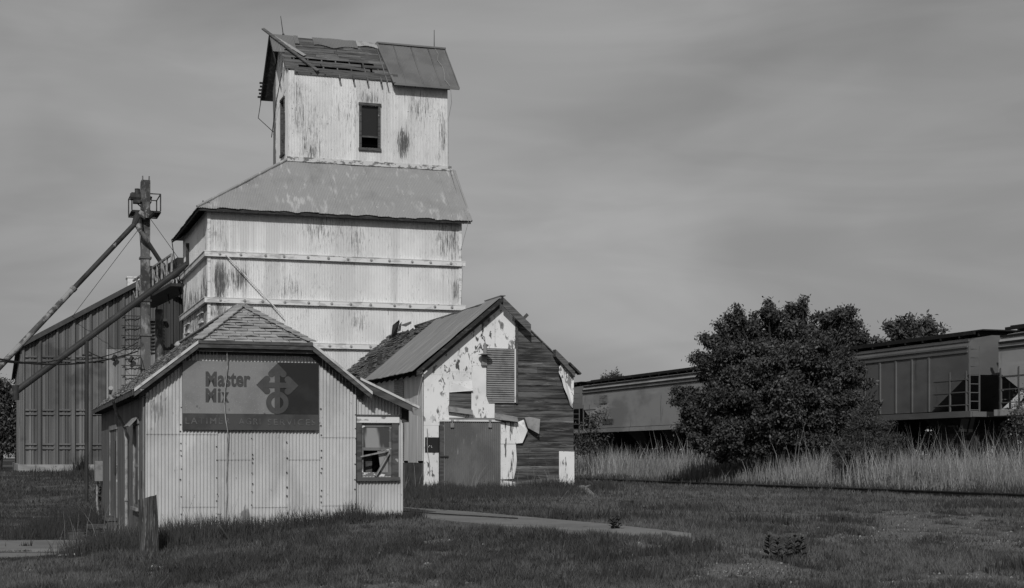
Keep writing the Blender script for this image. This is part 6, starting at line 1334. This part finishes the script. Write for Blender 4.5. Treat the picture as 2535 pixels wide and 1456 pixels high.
put('rank_grass', [dry(22000, 30.4, 32.4, .15, .5, 124, 1.2, (0, .8), .5), dry(14000, 26.5, 29.6, .06, .16, 125, 1.2, (.1, .9), .7), dry(6000, 30.3, 31.4, .10, .3, 127, 1.2, (.1, .8), .6)], M['rank'])
# brush added beyond the railway to darken the view under the cars
g = np.random.default_rng(140); n = 2600; D = g.uniform(45, 175, n); L = g.uniform(43.5, 47, n); X = L - .3326 * D; cs = np.stack([X, D, g.uniform(.6, 3.4, n)], 1)
v, f, t = leaves(cs, 12, .45, .42, 141); put('added_brush', [(v, f, t * .2)], mat('dark_brush', .007, rough=.9, spec=0))  # near-black leaf colour stands in for the shade under the cars

# broad-leaved weeds
def weed(u, v, h, label, seed, stems=5, name='milkweed'):
    p = gpt(u, v); rr = random.Random(seed); r = thing(name, label, 'weed', (p.x, p.y, p.z)); lf, st = MB(), MB()
    for k in range(stems):
        x = (k - (stems - 1) / 2) * h * .30 + rr.uniform(-.06, .06); hh = h * rr.uniform(.75, 1.05); y = rr.uniform(-.08, .08); st.tube([(x * .8, y, -.03), (x, y, hh)], .008, 5)
        for j in range(8):
            z = hh * (.12 + .85 * j / 7) + rr.uniform(-.04, .04) * h
            for sgn in (0, math.pi):
                a = j * 1.57 + sgn + rr.uniform(-.8, .8); L = h * .46 * (1.1 - .5 * j / 7); d = V3((math.cos(a), math.sin(a), .55 + .5 * j / 8)).normalized(); s_ = d.cross(V3((0, 0, 1))).normalized() * L * .30; c = V3((x, y, z)); lf.poly([c, c + d * L * .45 + s_, c + d * L + V3((0, 0, -.02)), c + d * L * .45 - s_])
    lf.build('leaves', M['weed'], r); st.build('stems', M['weed'], r); return r
weed(1948, 1392, .34, 'biggest leafy milkweed clump standing alone in the open lawn', 1)
weed(1523, 1318, .26, 'small leafy milkweed growing through the edge of the driveway', 2, 4)
weed(1895, 1470, .15, 'tiny leafy weed on the pale gravel patch in the foreground', 3, 3)
weed(240, 1330, .34, 'dark leafy weed beside the lower concrete step', 4, 5, 'leafy_weed')
weed(330, 1325, .40, 'leafy weed squeezed between the wooden post and the office wall', 5, 4, 'leafy_weed')
weed(262, 1285, .5, 'leafy weed at the far back corner of the office side', 6, 4, 'leafy_weed')
# loose stones where the turf is worn away
n = 60000; u = rng.uniform(-260, 2800, n); D = 1 / (1 / 17.5 + rng.random(n) * (1 / 48 - 1 / 17.5)); X = (u - CX) / KD * D; k = (rng.random(n) < gravel_mask(X, D) * .55 + .02) & free(X, D); X, D = X[k], D[k]; n = len(X)
Z = hz(X, D) + .07 * (fbm(X * .8, D * .8, 2) - .5) + .03 * (fbm(X * 3, D * 3, 3) - .5); r_ = .007 + .022 * rng.random(n) ** 3; r_ *= 1 + .01 * D
d = np.array([[1, 0, 0], [-.5, .87, 0], [-.5, -.87, 0], [.1, 0, .7], [.2, .1, -.6]]); v = (np.stack([X, D, Z], 1)[:, None] + d[None] * r_[:, None, None] * rng.uniform(.6, 1.4, (n, 5, 3))).reshape(-1, 3); i = np.arange(n)[:, None] * 5
f = np.concatenate([i + np.array([q]) for q in ((0, 1, 3), (1, 2, 3), (2, 0, 3), (1, 0, 4), (2, 1, 4), (0, 2, 4))])
tag(fast_mesh('gravel', v, f, mat('gravel_stones', .11, rough=1.0, attr=('tint', .30)), {'tint': np.repeat(rng.random(n) ** 2, 5)}), kind='stuff')
